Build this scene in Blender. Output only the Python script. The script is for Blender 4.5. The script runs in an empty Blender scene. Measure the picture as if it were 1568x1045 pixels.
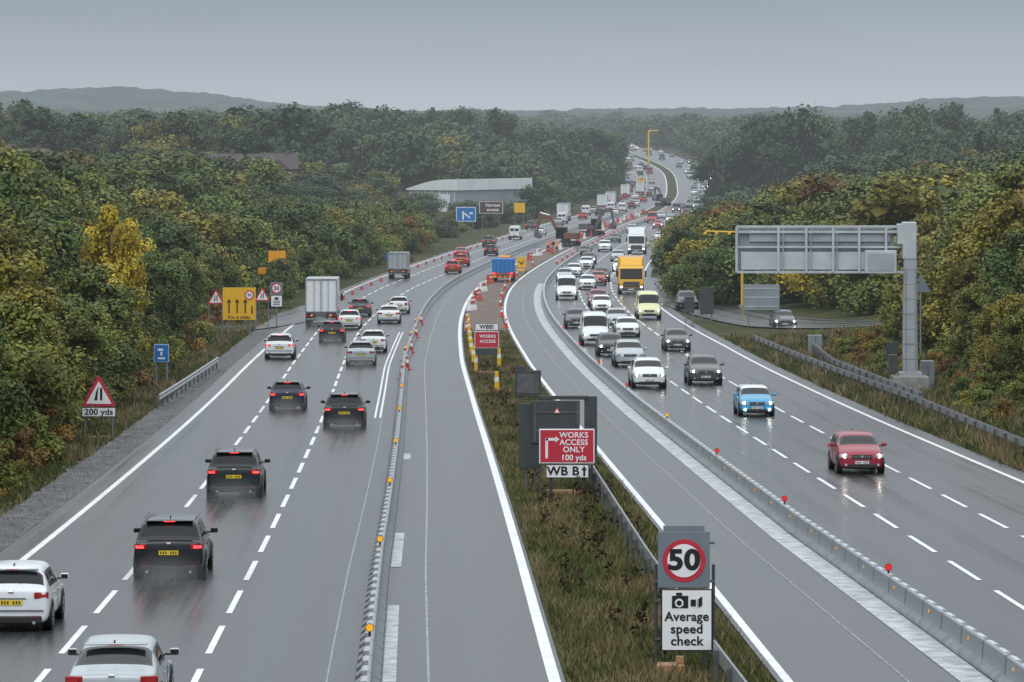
import bpy, bmesh, math, random
import numpy as np
from mathutils import Matrix, Vector, noise

random.seed(7)
S = bpy.context.scene
COL = S.collection

# ------------------------------------------------------------------ helpers
def hermite(tab):
    xs = [t[0] for t in tab]; ys = [t[1] for t in tab]
    n = len(xs)
    m = []
    for i in range(n):
        if i == 0: m.append((ys[1]-ys[0])/(xs[1]-xs[0]))
        elif i == n-1: m.append((ys[-1]-ys[-2])/(xs[-1]-xs[-2]))
        else:
            a = (ys[i]-ys[i-1])/(xs[i]-xs[i-1]); b = (ys[i+1]-ys[i])/(xs[i+1]-xs[i])
            m.append(0.5*(a+b))
    def f(x):
        if x <= xs[0]: return ys[0]+m[0]*(x-xs[0])
        if x >= xs[-1]: return ys[-1]+m[-1]*(x-xs[-1])
        lo, hi = 0, n-1
        while hi-lo > 1:
            mid = (lo+hi)//2
            if xs[mid] <= x: lo = mid
            else: hi = mid
        h = xs[hi]-xs[lo]; t = (x-xs[lo])/h
        return ((2*t**3-3*t*t+1)*ys[lo]+(t**3-2*t*t+t)*h*m[lo]+(-2*t**3+3*t*t)*ys[hi]+(t**3-t*t)*h*m[hi])
    return f
def lin(tab):
    xs = [t[0] for t in tab]; ys = [t[1] for t in tab]
    return lambda x: float(np.interp(x, xs, ys))
def sstep(a, b, x):
    t = max(0.0, min(1.0, (x-a)/(b-a))); return t*t*(3-2*t)

# road long profile: depth below the bridge parapet eye point (z = 12)
Dp = hermite([(20,10.0),(81,11.33),(125,12.37),(160,13.15),(200,13.95),(250,14.7),(300,15.25),(380,15.9),(470,16.6),(563,17.3),
              (700,18.2),(850,19.0),(1000,19.2),(1100,18.8),(1200,17.4),(1350,14.0),(1500,11.0),(1700,8.0),(2000,6.0),(2600,4),(3200,0),(4200,-10),(6000,-15)])
def ZR(y): return 12.0-Dp(y)
C = hermite([(20,4.8),(81,3.3),(121,2.4),(165,1.3),(210,0.1),(260,-1.2),(337,-2.4),(400,-1.9),(446,-0.4),(518,3.1),(570,6.0),(635,10.2),
             (790,20.5),(930,32),(1100,43.8),(1190,48.0),(1350,52.5),(1500,50.0),(1680,43.0),(1850,34.0),(2100,14.0),(2500,-30)])
TL = lin([(0,0),(400,-3.0),(600,0.5),(750,3.0),(900,2.5),(1200,5.0),(1600,5),(2200,6),(3000,10),(4000,24),(6000,30)])
TR = lin([(0,0),(400,-3.5),(600,-2),(900,2.0),(1200,3),(1600,4),(2200,6),(3000,10),(4000,24),(6000,30)])
def ground_z(x, y):
    off = x-C(y)
    a = abs(off)
    zr = ZR(y)
    near = min(3.0, max(0.0, a-20.5)*0.09) if a > 20.5 else 0.0
    zn = zr+near
    T = TL(y) if off < 0 else TR(y)
    far = zr+(T-zr)*(sstep(26, 78, a) if off < 0 else sstep(26, 110, a))
    w = sstep(380, 600, y)
    return zn*(1-w)+far*w

# ------------------------------------------------------------------ materials
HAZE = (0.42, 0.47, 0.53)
hg = bpy.data.node_groups.new('painted_haze', 'ShaderNodeTree')  # haze painted into surface shading: emission tint growing with distance, no volume
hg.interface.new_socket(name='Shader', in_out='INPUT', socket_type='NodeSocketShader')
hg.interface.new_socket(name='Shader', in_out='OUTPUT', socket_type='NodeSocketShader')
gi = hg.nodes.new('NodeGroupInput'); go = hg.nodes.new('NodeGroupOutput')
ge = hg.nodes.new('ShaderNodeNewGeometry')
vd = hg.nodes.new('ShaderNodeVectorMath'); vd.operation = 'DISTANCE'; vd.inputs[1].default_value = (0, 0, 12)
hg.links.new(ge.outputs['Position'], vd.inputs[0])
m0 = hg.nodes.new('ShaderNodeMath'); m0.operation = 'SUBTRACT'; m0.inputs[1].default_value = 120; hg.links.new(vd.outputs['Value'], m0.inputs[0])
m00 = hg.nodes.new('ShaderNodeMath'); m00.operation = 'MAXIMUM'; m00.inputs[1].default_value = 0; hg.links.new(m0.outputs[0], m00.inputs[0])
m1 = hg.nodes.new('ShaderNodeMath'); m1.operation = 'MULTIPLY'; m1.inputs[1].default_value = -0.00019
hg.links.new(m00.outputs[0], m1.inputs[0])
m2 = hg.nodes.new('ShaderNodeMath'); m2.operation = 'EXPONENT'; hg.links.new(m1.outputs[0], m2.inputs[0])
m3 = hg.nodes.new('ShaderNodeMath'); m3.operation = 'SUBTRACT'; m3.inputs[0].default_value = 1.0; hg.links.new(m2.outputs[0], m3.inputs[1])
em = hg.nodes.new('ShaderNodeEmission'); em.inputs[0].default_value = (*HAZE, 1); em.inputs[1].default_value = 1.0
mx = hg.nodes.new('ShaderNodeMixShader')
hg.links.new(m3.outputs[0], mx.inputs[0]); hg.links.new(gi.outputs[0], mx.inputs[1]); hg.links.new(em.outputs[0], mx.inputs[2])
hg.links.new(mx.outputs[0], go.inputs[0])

def new_mat(name):
    m = bpy.data.materials.new(name); m.use_nodes = True
    nt = m.node_tree; nt.nodes.clear()
    out = nt.nodes.new('ShaderNodeOutputMaterial')
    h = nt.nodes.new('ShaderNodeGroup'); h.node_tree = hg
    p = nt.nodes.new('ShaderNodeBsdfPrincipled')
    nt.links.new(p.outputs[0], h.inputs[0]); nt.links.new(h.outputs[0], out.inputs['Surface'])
    m.cycles.emission_sampling = 'NONE'
    return m, nt, p
def mat(name, col, rough=0.6, metal=0.0, spec=0.5, var=0.15, scale=3.0, emit=0.0, ecol=None, coat=0.0):
    m, nt, p = new_mat(name)
    p.inputs['Roughness'].default_value = rough; p.inputs['Metallic'].default_value = metal
    p.inputs['Specular IOR Level'].default_value = spec
    p.inputs['Coat Weight'].default_value = coat; p.inputs['Coat Roughness'].default_value = 0.08
    if var > 0:
        tc = nt.nodes.new('ShaderNodeTexCoord'); n = nt.nodes.new('ShaderNodeTexNoise')
        n.inputs['Scale'].default_value = scale; n.inputs['Detail'].default_value = 5
        nt.links.new(tc.outputs['Object'], n.inputs['Vector'])
        r = nt.nodes.new('ShaderNodeValToRGB')
        r.color_ramp.elements[0].position = 0.3; r.color_ramp.elements[1].position = 0.7
        r.color_ramp.elements[0].color = (*[c*(1-var) for c in col], 1)
        r.color_ramp.elements[1].color = (*[min(1, c*(1+var)) for c in col], 1)
        nt.links.new(n.outputs['Fac'], r.inputs[0]); nt.links.new(r.outputs[0], p.inputs['Base Color'])
    else:
        p.inputs['Base Color'].default_value = (*col, 1)
    if emit > 0:
        p.inputs['Emission Color'].default_value = (*(ecol or col), 1); p.inputs['Emission Strength'].default_value = emit
    return m

def asphalt(name, lo, hi, r0, r1, tint=(1.0, 1.04, 1.11)):
    m, nt, p = new_mat(name)
    N = nt.nodes; L = nt.links
    uv = N.new('ShaderNodeUVMap')
    def nz(sc, det, ro):
        mp = N.new('ShaderNodeMapping'); mp.inputs['Scale'].default_value = sc; L.new(uv.outputs[0], mp.inputs[0])
        n = N.new('ShaderNodeTexNoise'); n.inputs['Scale'].default_value = 1.0; n.inputs['Detail'].default_value = det; n.inputs['Roughness'].default_value = ro; L.new(mp.outputs[0], n.inputs['Vector'])
        return n
    n1 = nz((1.9, 0.012, 1), 6, .6); n2 = nz((0.3, 0.06, 1), 8, .65); n3 = nz((9, 3, 1), 5, .8); n4 = nz((6, 0.05, 1), 4, .6)
    a = N.new('ShaderNodeMath'); a.operation = 'MULTIPLY_ADD'; a.inputs[1].default_value = 0.42; L.new(n1.outputs[0], a.inputs[0])
    b = N.new('ShaderNodeMath'); b.operation = 'MULTIPLY_ADD'; b.inputs[1].default_value = 0.28; L.new(n2.outputs[0], b.inputs[0])
    c = N.new('ShaderNodeMath'); c.operation = 'MULTIPLY_ADD'; c.inputs[1].default_value = 0.1; L.new(n3.outputs[0], c.inputs[0])
    e = N.new('ShaderNodeMath'); e.operation = 'MULTIPLY'; e.inputs[1].default_value = 0.2; L.new(n4.outputs[0], e.inputs[0])
    L.new(e.outputs[0], c.inputs[2]); L.new(c.outputs[0], b.inputs[2]); L.new(b.outputs[0], a.inputs[2])
    sp = N.new('ShaderNodeSeparateXYZ'); L.new(uv.outputs[0], sp.inputs[0])
    s1 = N.new('ShaderNodeMath'); s1.operation = 'MULTIPLY'; s1.inputs[1].default_value = 3.82; L.new(sp.outputs[0], s1.inputs[0])
    s2 = N.new('ShaderNodeMath'); s2.operation = 'SINE'; L.new(s1.outputs[0], s2.inputs[0])
    s3 = N.new('ShaderNodeMath'); s3.operation = 'MULTIPLY_ADD'; s3.inputs[1].default_value = 0.04; L.new(s2.outputs[0], s3.inputs[0]); L.new(a.outputs[0], s3.inputs[2])
    r = N.new('ShaderNodeValToRGB'); r.color_ramp.elements[0].position = 0.38; r.color_ramp.elements[1].position = 0.62
    r.color_ramp.elements[0].color = (*[lo*t for t in tint], 1); r.color_ramp.elements[1].color = (*[hi*t for t in tint], 1)
    L.new(s3.outputs[0], r.inputs[0]); L.new(r.outputs[0], p.inputs['Base Color'])
    mr = N.new('ShaderNodeMapRange'); mr.inputs['From Min'].default_value = 0.38; mr.inputs['From Max'].default_value = 0.62
    mr.inputs['To Min'].default_value = r0; mr.inputs['To Max'].default_value = r1
    L.new(s3.outputs[0], mr.inputs[0]); L.new(mr.outputs[0], p.inputs['Roughness'])
    bp = N.new('ShaderNodeBump'); bp.inputs['Strength'].default_value = 0.1; bp.inputs['Distance'].default_value = 0.01
    L.new(n3.outputs[0], bp.inputs['Height']); L.new(bp.outputs[0], p.inputs['Normal'])
    return m

M = {}
M['asphalt'] = asphalt('wet_asphalt', 0.018, 0.062, 0.18, 0.4)
M['asphalt2'] = asphalt('wet_asphalt_worn', 0.035, 0.085, 0.22, 0.44)
M['paint'] = mat('white_road_paint', (0.82, 0.83, 0.84), 0.35, var=0.12, scale=1.5)
M['paintworn'] = mat('worn_road_paint', (0.26, 0.27, 0.28), 0.4, var=0.5, scale=4)
M['concrete'] = mat('pale_concrete', (0.42, 0.44, 0.46), 0.4, var=0.45, scale=2.5)
M['conc_dark'] = mat('grey_concrete', (0.25, 0.25, 0.24), 0.7, var=0.25, scale=2)
M['gravel'] = mat('gravel', (0.1, 0.1, 0.105), 0.9, var=0.8, scale=6)
M['steel'] = mat('galvanised_steel', (0.33, 0.35, 0.37), 0.38, 0.6, var=0.25, scale=2)
M['steel_dark'] = mat('weathered_steel', (0.12, 0.125, 0.13), 0.5, 0.4, var=0.3, scale=2)
M['gantry'] = mat('gantry_grey_paint', (0.38, 0.41, 0.44), 0.45, 0.2, var=0.12, scale=1)
M['gantry_lt'] = mat('gantry_light_paint', (0.48, 0.52, 0.55), 0.45, 0.1, var=0.12, scale=1)
M['gantry_panel'] = mat('gantry_panel', (0.24, 0.27, 0.3), 0.5, 0.1, var=0.15, scale=1)
M['signback'] = mat('sign_back_grey', (0.045, 0.055, 0.058), 0.5, var=0.2, scale=2)
M['signgrey'] = mat('sign_grey', (0.16, 0.19, 0.22), 0.5, var=0.08, scale=2)
M['signred'] = mat('sign_red', (0.5, 0.025, 0.05), 0.4, var=0.05)
M['signwhite'] = mat('sign_white', (0.78, 0.79, 0.81), 0.4, var=0.04)
M['signblack'] = mat('sign_black', (0.012, 0.012, 0.014), 0.4, var=0.0)
M['signyellow'] = mat('sign_yellow', (0.75, 0.42, 0.02), 0.4, var=0.06)
M['signorange'] = mat('sign_orange', (0.8, 0.33, 0.01), 0.4, var=0.06)
M['signblue'] = mat('sign_blue', (0.01, 0.15, 0.45), 0.4, var=0.05)
M['signbrown'] = mat('sign_brown', (0.07, 0.045, 0.045), 0.4, var=0.05)
M['yellow'] = mat('yellow_paint', (0.75, 0.45, 0.02), 0.45, var=0.08)
M['orange'] = mat('cone_orange', (0.5, 0.05, 0.025), 0.5, var=0.25)
M['wood'] = mat('timber', (0.35, 0.2, 0.1), 0.7, var=0.3, scale=6)
M['glass'] = mat('dark_glass', (0.012, 0.015, 0.018), 0.06, 0.0, 0.4, var=0)
M['black'] = mat('black_plastic', (0.014, 0.014, 0.015), 0.5, var=0.1)
M['tyre'] = mat('tyre_rubber', (0.016, 0.016, 0.017), 0.75, var=0.1)
M['rim'] = mat('alloy_rim', (0.4, 0.41, 0.42), 0.35, 0.7, var=0)
M['chrome'] = mat('chrome', (0.6, 0.6, 0.62), 0.2, 1.0, var=0)
M['tail'] = mat('tail_light', (0.3, 0.008, 0.01), 0.2, var=0)
M['reflex'] = mat('red_reflector', (0.4, 0.015, 0.015), 0.3, var=0)
M['brake'] = mat('lit_tail_light', (0.6, 0.02, 0.02), 0.2, var=0, emit=3.0, ecol=(1, 0.05, 0.05))
M['head'] = mat('lit_headlight', (0.9, 0.9, 0.85), 0.2, var=0, emit=16.0, ecol=(1, 0.93, 0.8))
M['lens'] = mat('lamp_lens', (0.4, 0.42, 0.45), 0.1, var=0)
M['platey'] = mat('yellow_number_plate', (0.7, 0.5, 0.03), 0.4, var=0)
M['platew'] = mat('white_number_plate', (0.7, 0.7, 0.7), 0.4, var=0)
M['amber'] = mat('amber_lamp', (0.9, 0.42, 0.02), 0.3, var=0, emit=0.3, ecol=(1, 0.45, 0.03))
M['redlamp'] = mat('red_lamp', (0.7, 0.02, 0.02), 0.3, var=0, emit=0.2, ecol=(1, 0.03, 0.03))
M['whitewall'] = mat('white_cladding', (0.66, 0.7, 0.72), 0.5, var=0.08, scale=0.3)
M['greywall'] = mat('grey_cladding', (0.27, 0.31, 0.32), 0.5, var=0.1, scale=0.3)
M['brick'] = mat('brick', (0.12, 0.07, 0.06), 0.8, var=0.25, scale=3)
M['rooftile'] = mat('roof_tile', (0.075, 0.058, 0.06), 0.8, var=0.25, scale=3)
M['hivis'] = mat('hivis_orange', (0.85, 0.2, 0.02), 0.6, var=0.05)
M['trouser'] = mat('dark_trousers', (0.03, 0.035, 0.06), 0.8, var=0.05)
M['skin'] = mat('skin', (0.5, 0.3, 0.22), 0.6, var=0.03)
M['bark'] = mat('bark', (0.06, 0.05, 0.04), 0.9, var=0.3, scale=4)
M['mud'] = mat('works_mud', (0.13, 0.085, 0.065), 0.75, var=0.45, scale=1.2)

def ground_material():
    m, nt, p = new_mat('rough_grass_ground')
    N = nt.nodes; L = nt.links
    g = N.new('ShaderNodeNewGeometry')
    n1 = N.new('ShaderNodeTexNoise'); n1.inputs['Scale'].default_value = 0.5; n1.inputs['Detail'].default_value = 9; n1.inputs['Roughness'].default_value = 0.7
    L.new(g.outputs['Position'], n1.inputs['Vector'])
    r = N.new('ShaderNodeValToRGB'); e = r.color_ramp.elements
    e[0].position = 0.3; e[0].color = (0.025, 0.032, 0.012, 1)
    e[1].position = 0.75; e[1].color = (0.12, 0.095, 0.05, 1)
    e2 = e.new(0.5); e2.color = (0.055, 0.062, 0.024, 1)
    L.new(n1.outputs[0], r.inputs[0]); L.new(r.outputs[0], p.inputs['Base Color'])
    p.inputs['Roughness'].default_value = 0.95; p.inputs['Specular IOR Level'].default_value = 0.1
    return m
M['ground'] = ground_material()

def foliage(name, cols, tone=1.0):
    m, nt, p = new_mat(name)
    N = nt.nodes; L = nt.links
    oi = N.new('ShaderNodeObjectInfo')
    tc = N.new('ShaderNodeTexCoord')
    n1 = N.new('ShaderNodeTexNoise'); n1.inputs['Scale'].default_value = 0.45; n1.inputs['Detail'].default_value = 2
    L.new(tc.outputs['Object'], n1.inputs['Vector'])
    a = N.new('ShaderNodeMath'); a.operation = 'MULTIPLY_ADD'; a.inputs[1].default_value = 0.72; L.new(oi.outputs['Random'], a.inputs[0])
    mr = N.new('ShaderNodeMapRange'); mr.inputs['From Min'].default_value = 0.3; mr.inputs['From Max'].default_value = 0.7
    mr.inputs['To Min'].default_value = 0.0; mr.inputs['To Max'].default_value = 0.28
    L.new(n1.outputs[0], mr.inputs[0]); L.new(mr.outputs[0], a.inputs[2])
    r = N.new('ShaderNodeValToRGB')
    els = r.color_ramp.elements
    n = len(cols)
    els[0].color = (*[c*tone for c in cols[0]], 1); els[0].position = 0
    els[1].color = (*[c*tone for c in cols[-1]], 1); els[1].position = 1
    for i in range(1, n-1):
        e = els.new(i/(n-1)); e.color = (*[c*tone for c in cols[i]], 1)
    L.new(a.outputs[0], r.inputs[0]); L.new(r.outputs[0], p.inputs['Base Color'])
    p.inputs['Roughness'].default_value = 0.6; p.inputs['Specular IOR Level'].default_value = 0.3
    return m
GREENS = [(0.035, 0.062, 0.016), (0.07, 0.11, 0.024), (0.105, 0.145, 0.028), (0.155, 0.175, 0.033), (0.07, 0.11, 0.03)]
OLIVES = [(0.1, 0.125, 0.024), (0.18, 0.18, 0.03), (0.13, 0.155, 0.03), (0.26, 0.215, 0.033), (0.15, 0.15, 0.033)]
YELLOW = [(0.42, 0.31, 0.02), (0.5, 0.38, 0.03), (0.32, 0.27, 0.03)]
RUST = [(0.2, 0.09, 0.03), (0.17, 0.11, 0.03), (0.26, 0.14, 0.025)]
FAR = [(0.02, 0.04, 0.016), (0.046, 0.078, 0.024), (0.075, 0.105, 0.028), (0.03, 0.055, 0.024), (0.062, 0.085, 0.026)]
FM = {}
for nm, cols in (('green', GREENS), ('olive', OLIVES), ('yellow', YELLOW), ('rust', RUST), ('far', FAR)):
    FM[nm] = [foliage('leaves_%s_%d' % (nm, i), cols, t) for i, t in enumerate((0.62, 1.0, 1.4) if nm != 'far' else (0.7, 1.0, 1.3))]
GM = [mat('grass_green', (0.07, 0.085, 0.026), 0.8, var=0.3, scale=0.6, spec=0.2), mat('grass_olive', (0.115, 0.11, 0.045), 0.8, var=0.3, scale=0.6, spec=0.2),
      mat('grass_straw', (0.19, 0.15, 0.08), 0.8, var=0.3, scale=0.6, spec=0.2), mat('weed_brown', (0.04, 0.026, 0.018), 0.9, var=0.2, spec=0.1)]

# ------------------------------------------------------------------ mesh builder
class MB:
    def __init__(s): s.bm = bmesh.new(); s.mats = []
    def mi(s, m):
        if isinstance(m, str): m = M[m]
        if m not in s.mats: s.mats.append(m)
        return s.mats.index(m)
    def box(s, c, d, m, rot=None, bev=0.0, taper=None):
        mtx = Matrix.Translation(c)
        if rot: mtx = mtx @ rot
        r = bmesh.ops.create_cube(s.bm, size=1.0)
        vs = r['verts']
        for v in vs:
            if taper and v.co.z > 0: v.co.x *= taper[0]; v.co.y *= taper[1]
            v.co = Vector((v.co.x*d[0], v.co.y*d[1], v.co.z*d[2]))
        idx = s.mi(m)
        fs = set(f for v in vs for f in v.link_faces)
        for f in fs: f.material_index = idx
        if bev > 0:
            es = list(set(e for v in vs for e in v.link_edges))
            rr = bmesh.ops.bevel(s.bm, geom=es, offset=bev, segments=2, affect='EDGES', profile=0.5, clamp_overlap=True)
            vs = list(set(v for f in rr['faces'] for v in f.verts) | set(v for v in vs if v.is_valid))
            for f in set(f for v in vs for f in v.link_faces): f.material_index = idx
        bmesh.ops.transform(s.bm, matrix=mtx, verts=vs)
        return s
    def cyl(s, c, r, h, m, axis='Z', n=20, r2=None):
        rt = {'Z': Matrix.Identity(4), 'X': Matrix.Rotation(math.pi/2, 4, 'Y'), 'Y': Matrix.Rotation(math.pi/2, 4, 'X')}[axis]
        res = bmesh.ops.create_cone(s.bm, cap_ends=True, segments=n, radius1=r, radius2=r if r2 is None else r2, depth=h, matrix=Matrix.Translation(c) @ rt)
        idx = s.mi(m)
        for f in set(f for v in res['verts'] for f in v.link_faces): f.material_index = idx
        return s
    def rod(s, a, b, r, m, n=8, r2=None):
        a = Vector(a); b = Vector(b); d = b-a
        q = d.to_track_quat('Z', 'Y').to_matrix().to_4x4()
        res = bmesh.ops.create_cone(s.bm, cap_ends=True, segments=n, radius1=r, radius2=r if r2 is None else r2, depth=d.length, matrix=Matrix.Translation((a+b)/2) @ q)
        idx = s.mi(m)
        for f in set(f for v in res['verts'] for f in v.link_faces): f.material_index = idx
        return s
    def prism(s, pts, y0, y1, m):  # polygon in XZ, extruded along Y
        a = [s.bm.verts.new((p[0], y0, p[1])) for p in pts]; b = [s.bm.verts.new((p[0], y1, p[1])) for p in pts]
        return s._cap(a, b, m)
    def prismx(s, pts, x0, x1, m):  # polygon in YZ, extruded along X
        a = [s.bm.verts.new((x0, p[0], p[1])) for p in pts]; b = [s.bm.verts.new((x1, p[0], p[1])) for p in pts]
        return s._cap(a, b, m)
    def _cap(s, a, b, m):
        idx = s.mi(m); n = len(a); fs = [s.bm.faces.new(a), s.bm.faces.new(b[::-1])]
        for i in range(n):
            j = (i+1) % n; fs.append(s.bm.faces.new((a[i], b[i], b[j], a[j])))
        for f in fs: f.material_index = idx
        return s
    def mesh(s, name):
        bmesh.ops.recalc_face_normals(s.bm, faces=s.bm.faces[:])
        me = bpy.data.meshes.new(name); s.bm.to_mesh(me); s.bm.free()
        for m in s.mats: me.materials.append(m)
        return me
def obj(name, me, loc=(0, 0, 0), rotz=0.0, parent=None, scale=None):
    o = bpy.data.objects.new(name, me); COL.objects.link(o)
    o.location = loc; o.rotation_euler = (0, 0, rotz)
    if scale: o.scale = scale
    if parent: o.parent = parent
    return o
def empty(name, loc=(0, 0, 0), rotz=0.0):
    o = bpy.data.objects.new(name, None); COL.objects.link(o); o.location = loc; o.rotation_euler = (0, 0, rotz)
    o.empty_display_size = 0.1
    return o
def text(parent, body, size, loc, m, bold=0.012, align='CENTER', name='lettering', sx=1.0):
    cu = bpy.data.curves.new(name, 'FONT'); cu.body = body; cu.size = size; cu.align_x = align; cu.align_y = 'CENTER'
    cu.offset = bold*size; cu.extrude = 0.004; cu.space_character = 1.05
    cu.materials.append(M[m] if isinstance(m, str) else m)
    o = bpy.data.objects.new(name, cu); COL.objects.link(o); o.parent = parent
    o.location = loc; o.rotation_euler = (math.pi/2, 0, 0); o.scale = (sx, 1, 1)
    return o

def np_mesh(name, verts, faces, mats, mi=None, uv=None):
    me = bpy.data.meshes.new(name)
    nv = len(verts); nf = len(faces); k = faces.shape[1]
    me.vertices.add(nv); me.vertices.foreach_set('co', verts.astype(np.float32).ravel())
    me.loops.add(nf*k); me.loops.foreach_set('vertex_index', faces.astype(np.int32).ravel())
    me.polygons.add(nf); me.polygons.foreach_set('loop_start', np.arange(0, nf*k, k, dtype=np.int32))
    for m in mats: me.materials.append(m)
    if mi is not None: me.polygons.foreach_set('material_index', mi.astype(np.int32))
    if uv is not None:
        l = me.uv_layers.new(name='UVMap'); l.data.foreach_set('uv', uv[faces.ravel()].astype(np.float32).ravel())
    me.update(calc_edges=True); me.validate()
    return me

def ds(d0, d1, step):
    out = []; d = d0
    while d < d1-1e-6:
        out.append(d); d += step*(1 if d < 500 else 1.6)
    out.append(d1); return out

def ribbon_data(fl, fr, d0, d1, step, dz, nl=1):
    D = ds(d0, d1, step); V = []; U = []; F = []
    for d in D:
        c = C(d); z = ZR(d)+dz; a = fl(d); b = fr(d)
        for k in range(nl+1):
            o = a+(b-a)*k/nl; V.append((c+o, d, z)); U.append((o, d))
    for i in range(len(D)-1):
        for k in range(nl):
            a = i*(nl+1)+k; F.append((a, a+1, a+nl+2, a+nl+1))
    return V, U, F
class Rib:
    def __init__(s): s.V = []; s.U = []; s.F = []
    def add(s, fl, fr, d0, d1, step, dz, nl=1):
        v, u, f = ribbon_data(fl, fr, d0, d1, step, dz, nl); n = len(s.V)
        s.V += v; s.U += u; s.F += [tuple(i+n for i in q) for q in f]
    def make(s, name, m):
        return obj(name, np_mesh(name, np.array(s.V), np.array(s.F), [M[m]], uv=np.array(s.U)))
K = lambda v: (lambda d: v)
def sh(f, o): return lambda d: f(d)+o

# ------------------------------------------------------------------ ground sheet
offs = [-4000, -2500, -1500, -1000, -700, -500, -400, -320, -250, -200, -160, -130, -110, -90, -75, -60, -50, -42, -36, -31, -27, -24, -22, -20.5, -18, -10, 0,
        10, 18, 20.5, 22, 24, 27, 31, 36, 42, 50, 60, 75, 90, 110, 130, 160, 200, 250, 320, 400, 500, 700, 1000, 1500, 2500, 4000]
ys = ds(10, 2000, 10)+[2100, 2250, 2400, 2600, 2800, 3000, 3300, 3700, 4200, 5000, 6500, 9000]
V = []; F = []
for y in ys:
    for o in offs:
        x = C(min(y, 2100))+o
        yy = min(y, 6000)
        zz = ground_z(C(yy)+o, yy)
        if abs(o) > 22: zz += 0.5*noise.noise(Vector((x*0.05, y*0.05, 0)))*min(1, (abs(o)-22)/10)
        V.append((x, y, zz-0.05))
n = len(offs)
for i in range(len(ys)-1):
    for k in range(n-1):
        a = i*n+k; F.append((a, a+1, a+n+1, a+n))
g = obj('ground', np_mesh('ground', np.array(V), np.array(F), [M['ground']]))
for p in g.data.polygons: p.use_smooth = True

# ------------------------------------------------------------------ roads
Ledge = lin([(0, -16.3), (110, -16.35), (266, -15.5), (450, -14.0), (3000, -14.0)])
Redge = lin([(0, 16.9), (144, 16.8), (277, 16.35), (378, 15.3), (500, 15.0), (3000, 15)])
GH = lin([(0, 2.25), (120, 2.15), (260, 1.9), (337, 1.6), (500, 1.4), (3000, 1.4)])
LB = lin([(0, -6.1), (110, -6.3), (160, -6.1), (247, -5.8), (311, -5.2), (470, -4.5), (3000, -4.5)])
RB = lin([(0, 7.0), (81, 6.9), (120, 6.3), (193, 5.9), (261, 5.7), (370, 5.3), (480, 4.9), (3000, 4.8)])
neg = lambda f: (lambda d: -f(d))
r = Rib(); r.add(sh(Ledge, -0.9), LB, 15, 2300, 5, 0.0, 4); r.make('motorway_road', 'asphalt')
r = Rib(); r.add(LB, neg(GH), 15, 2300, 5, 0.0, 2); r.make('works_lane_road', 'asphalt2')
r = Rib(); r.add(GH, RB, 15, 2300, 5, 0.0, 2); r.make('works_lane_road', 'asphalt2')
r = Rib(); r.add(RB, sh(Redge, 0.9), 15, 2300, 5, 0.0, 4); r.make('motorway_road', 'asphalt')

def slip(name, pts, w):
    V = []; U = []; F = []
    X = hermite([(i, p[0]) for i, p in enumerate(pts)]); Y = hermite([(i, p[1]) for i, p in enumerate(pts)])
    N = 8*(len(pts)-1); s = 0; last = None
    for i in range(N+1):
        t = i*(len(pts)-1)/N
        a = Vector((X(t), Y(t), 0)); b = Vector((X(t+.01), Y(t+.01), 0)); dr = (b-a).normalized(); nr = Vector((dr.y, -dr.x, 0))
        if last is not None: s += (a-last).length
        last = a
        for k in (-1, 1):
            q = a+nr*k*w/2
            V.append((q.x, q.y, ground_z(q.x, q.y)+0.06)); U.append((k*w/2, s))
    for i in range(N): F.append((i*2, i*2+1, i*2+3, i*2+2))
    obj(name, np_mesh(name, np.array(V), np.array(F), [M['asphalt']], uv=np.array(U)))
slip('slip_road', [(13.2, 440), (15.6, 380), (18.2, 335), (22.5, 306), (31, 292), (50, 286), (80, 290)], 6.0)
slip('slip_road', [(-15.5, 360), (-18.5, 325), (-23, 303), (-31, 293), (-45, 288), (-80, 292)], 5.5)

mk = Rib(); Z1 = 0.008
def line(off, w, d0, d1, st=8): mk.add(sh(off, -w/2), sh(off, w/2), d0, d1, st, Z1)
line(Ledge, 0.2, 15, 2200); line(Redge, 0.2, 15, 2200)
line(sh(neg(GH), -0.22), 0.25, 15, 2200); line(sh(GH, 0.22), 0.2, 15, 2200)
line(sh(LB, -0.95), 0.1, 190, 300); line(sh(LB, -1.2), 0.1, 190, 300)
def lanef(o, far): return lin([(0, o), (300, o*0.97), (450, far), (3000, far)])
for o, far in ((-13.15, -11), (-9.9, -7.8), (9.7, 8.3), (13.15, 11.6)):
    f = lanef(o, far); d = 60.0
    while d < 1700:
        line(f, 0.15, d, d+6.0, 6); d += 9.0
obj('road_markings', np_mesh('road_markings', np.array(mk.V), np.array(mk.F), [M['paint']]))
mk = Rib()
line(sh(LB, 1.25), 0.05, 60, 420); line(sh(LB, -0.85), 0.04, 60, 190); line(sh(RB, -2.0), 0.04, 60, 400)
obj('worn_road_markings', np_mesh('worn_road_markings', np.array(mk.V), np.array(mk.F), [M['paintworn']]))
mk = Rib(); mk.add(sh(RB, -0.95), sh(RB, -0.28), 60, 420, 5, 0.012)
for a, b in ((60, 98), (109, 121), (158, 162)): mk.add(sh(LB, 0.3), sh(LB, 0.58), a, b, 4, 0.012)
obj('concrete_channel', np_mesh('concrete_channel', np.array(mk.V), np.array(mk.F), [M['concrete']]))
mk = Rib(); mk.add(sh(Ledge, -2.7), sh(Ledge, -0.9), 60, 320, 5, -0.02)
obj('gravel_verge', np_mesh('gravel_verge', np.array(mk.V), np.array(mk.F), [M['gravel']]))
mk = Rib(); mk.add(sh(neg(GH), 0.1), sh(GH, -0.1), 290, 900, 8, 0.01)
obj('bare_earth', np_mesh('bare_earth', np.array(mk.V), np.array(mk.F), [M['mud']]))
rg = np.random.RandomState(21); V = []; F = []
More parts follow.
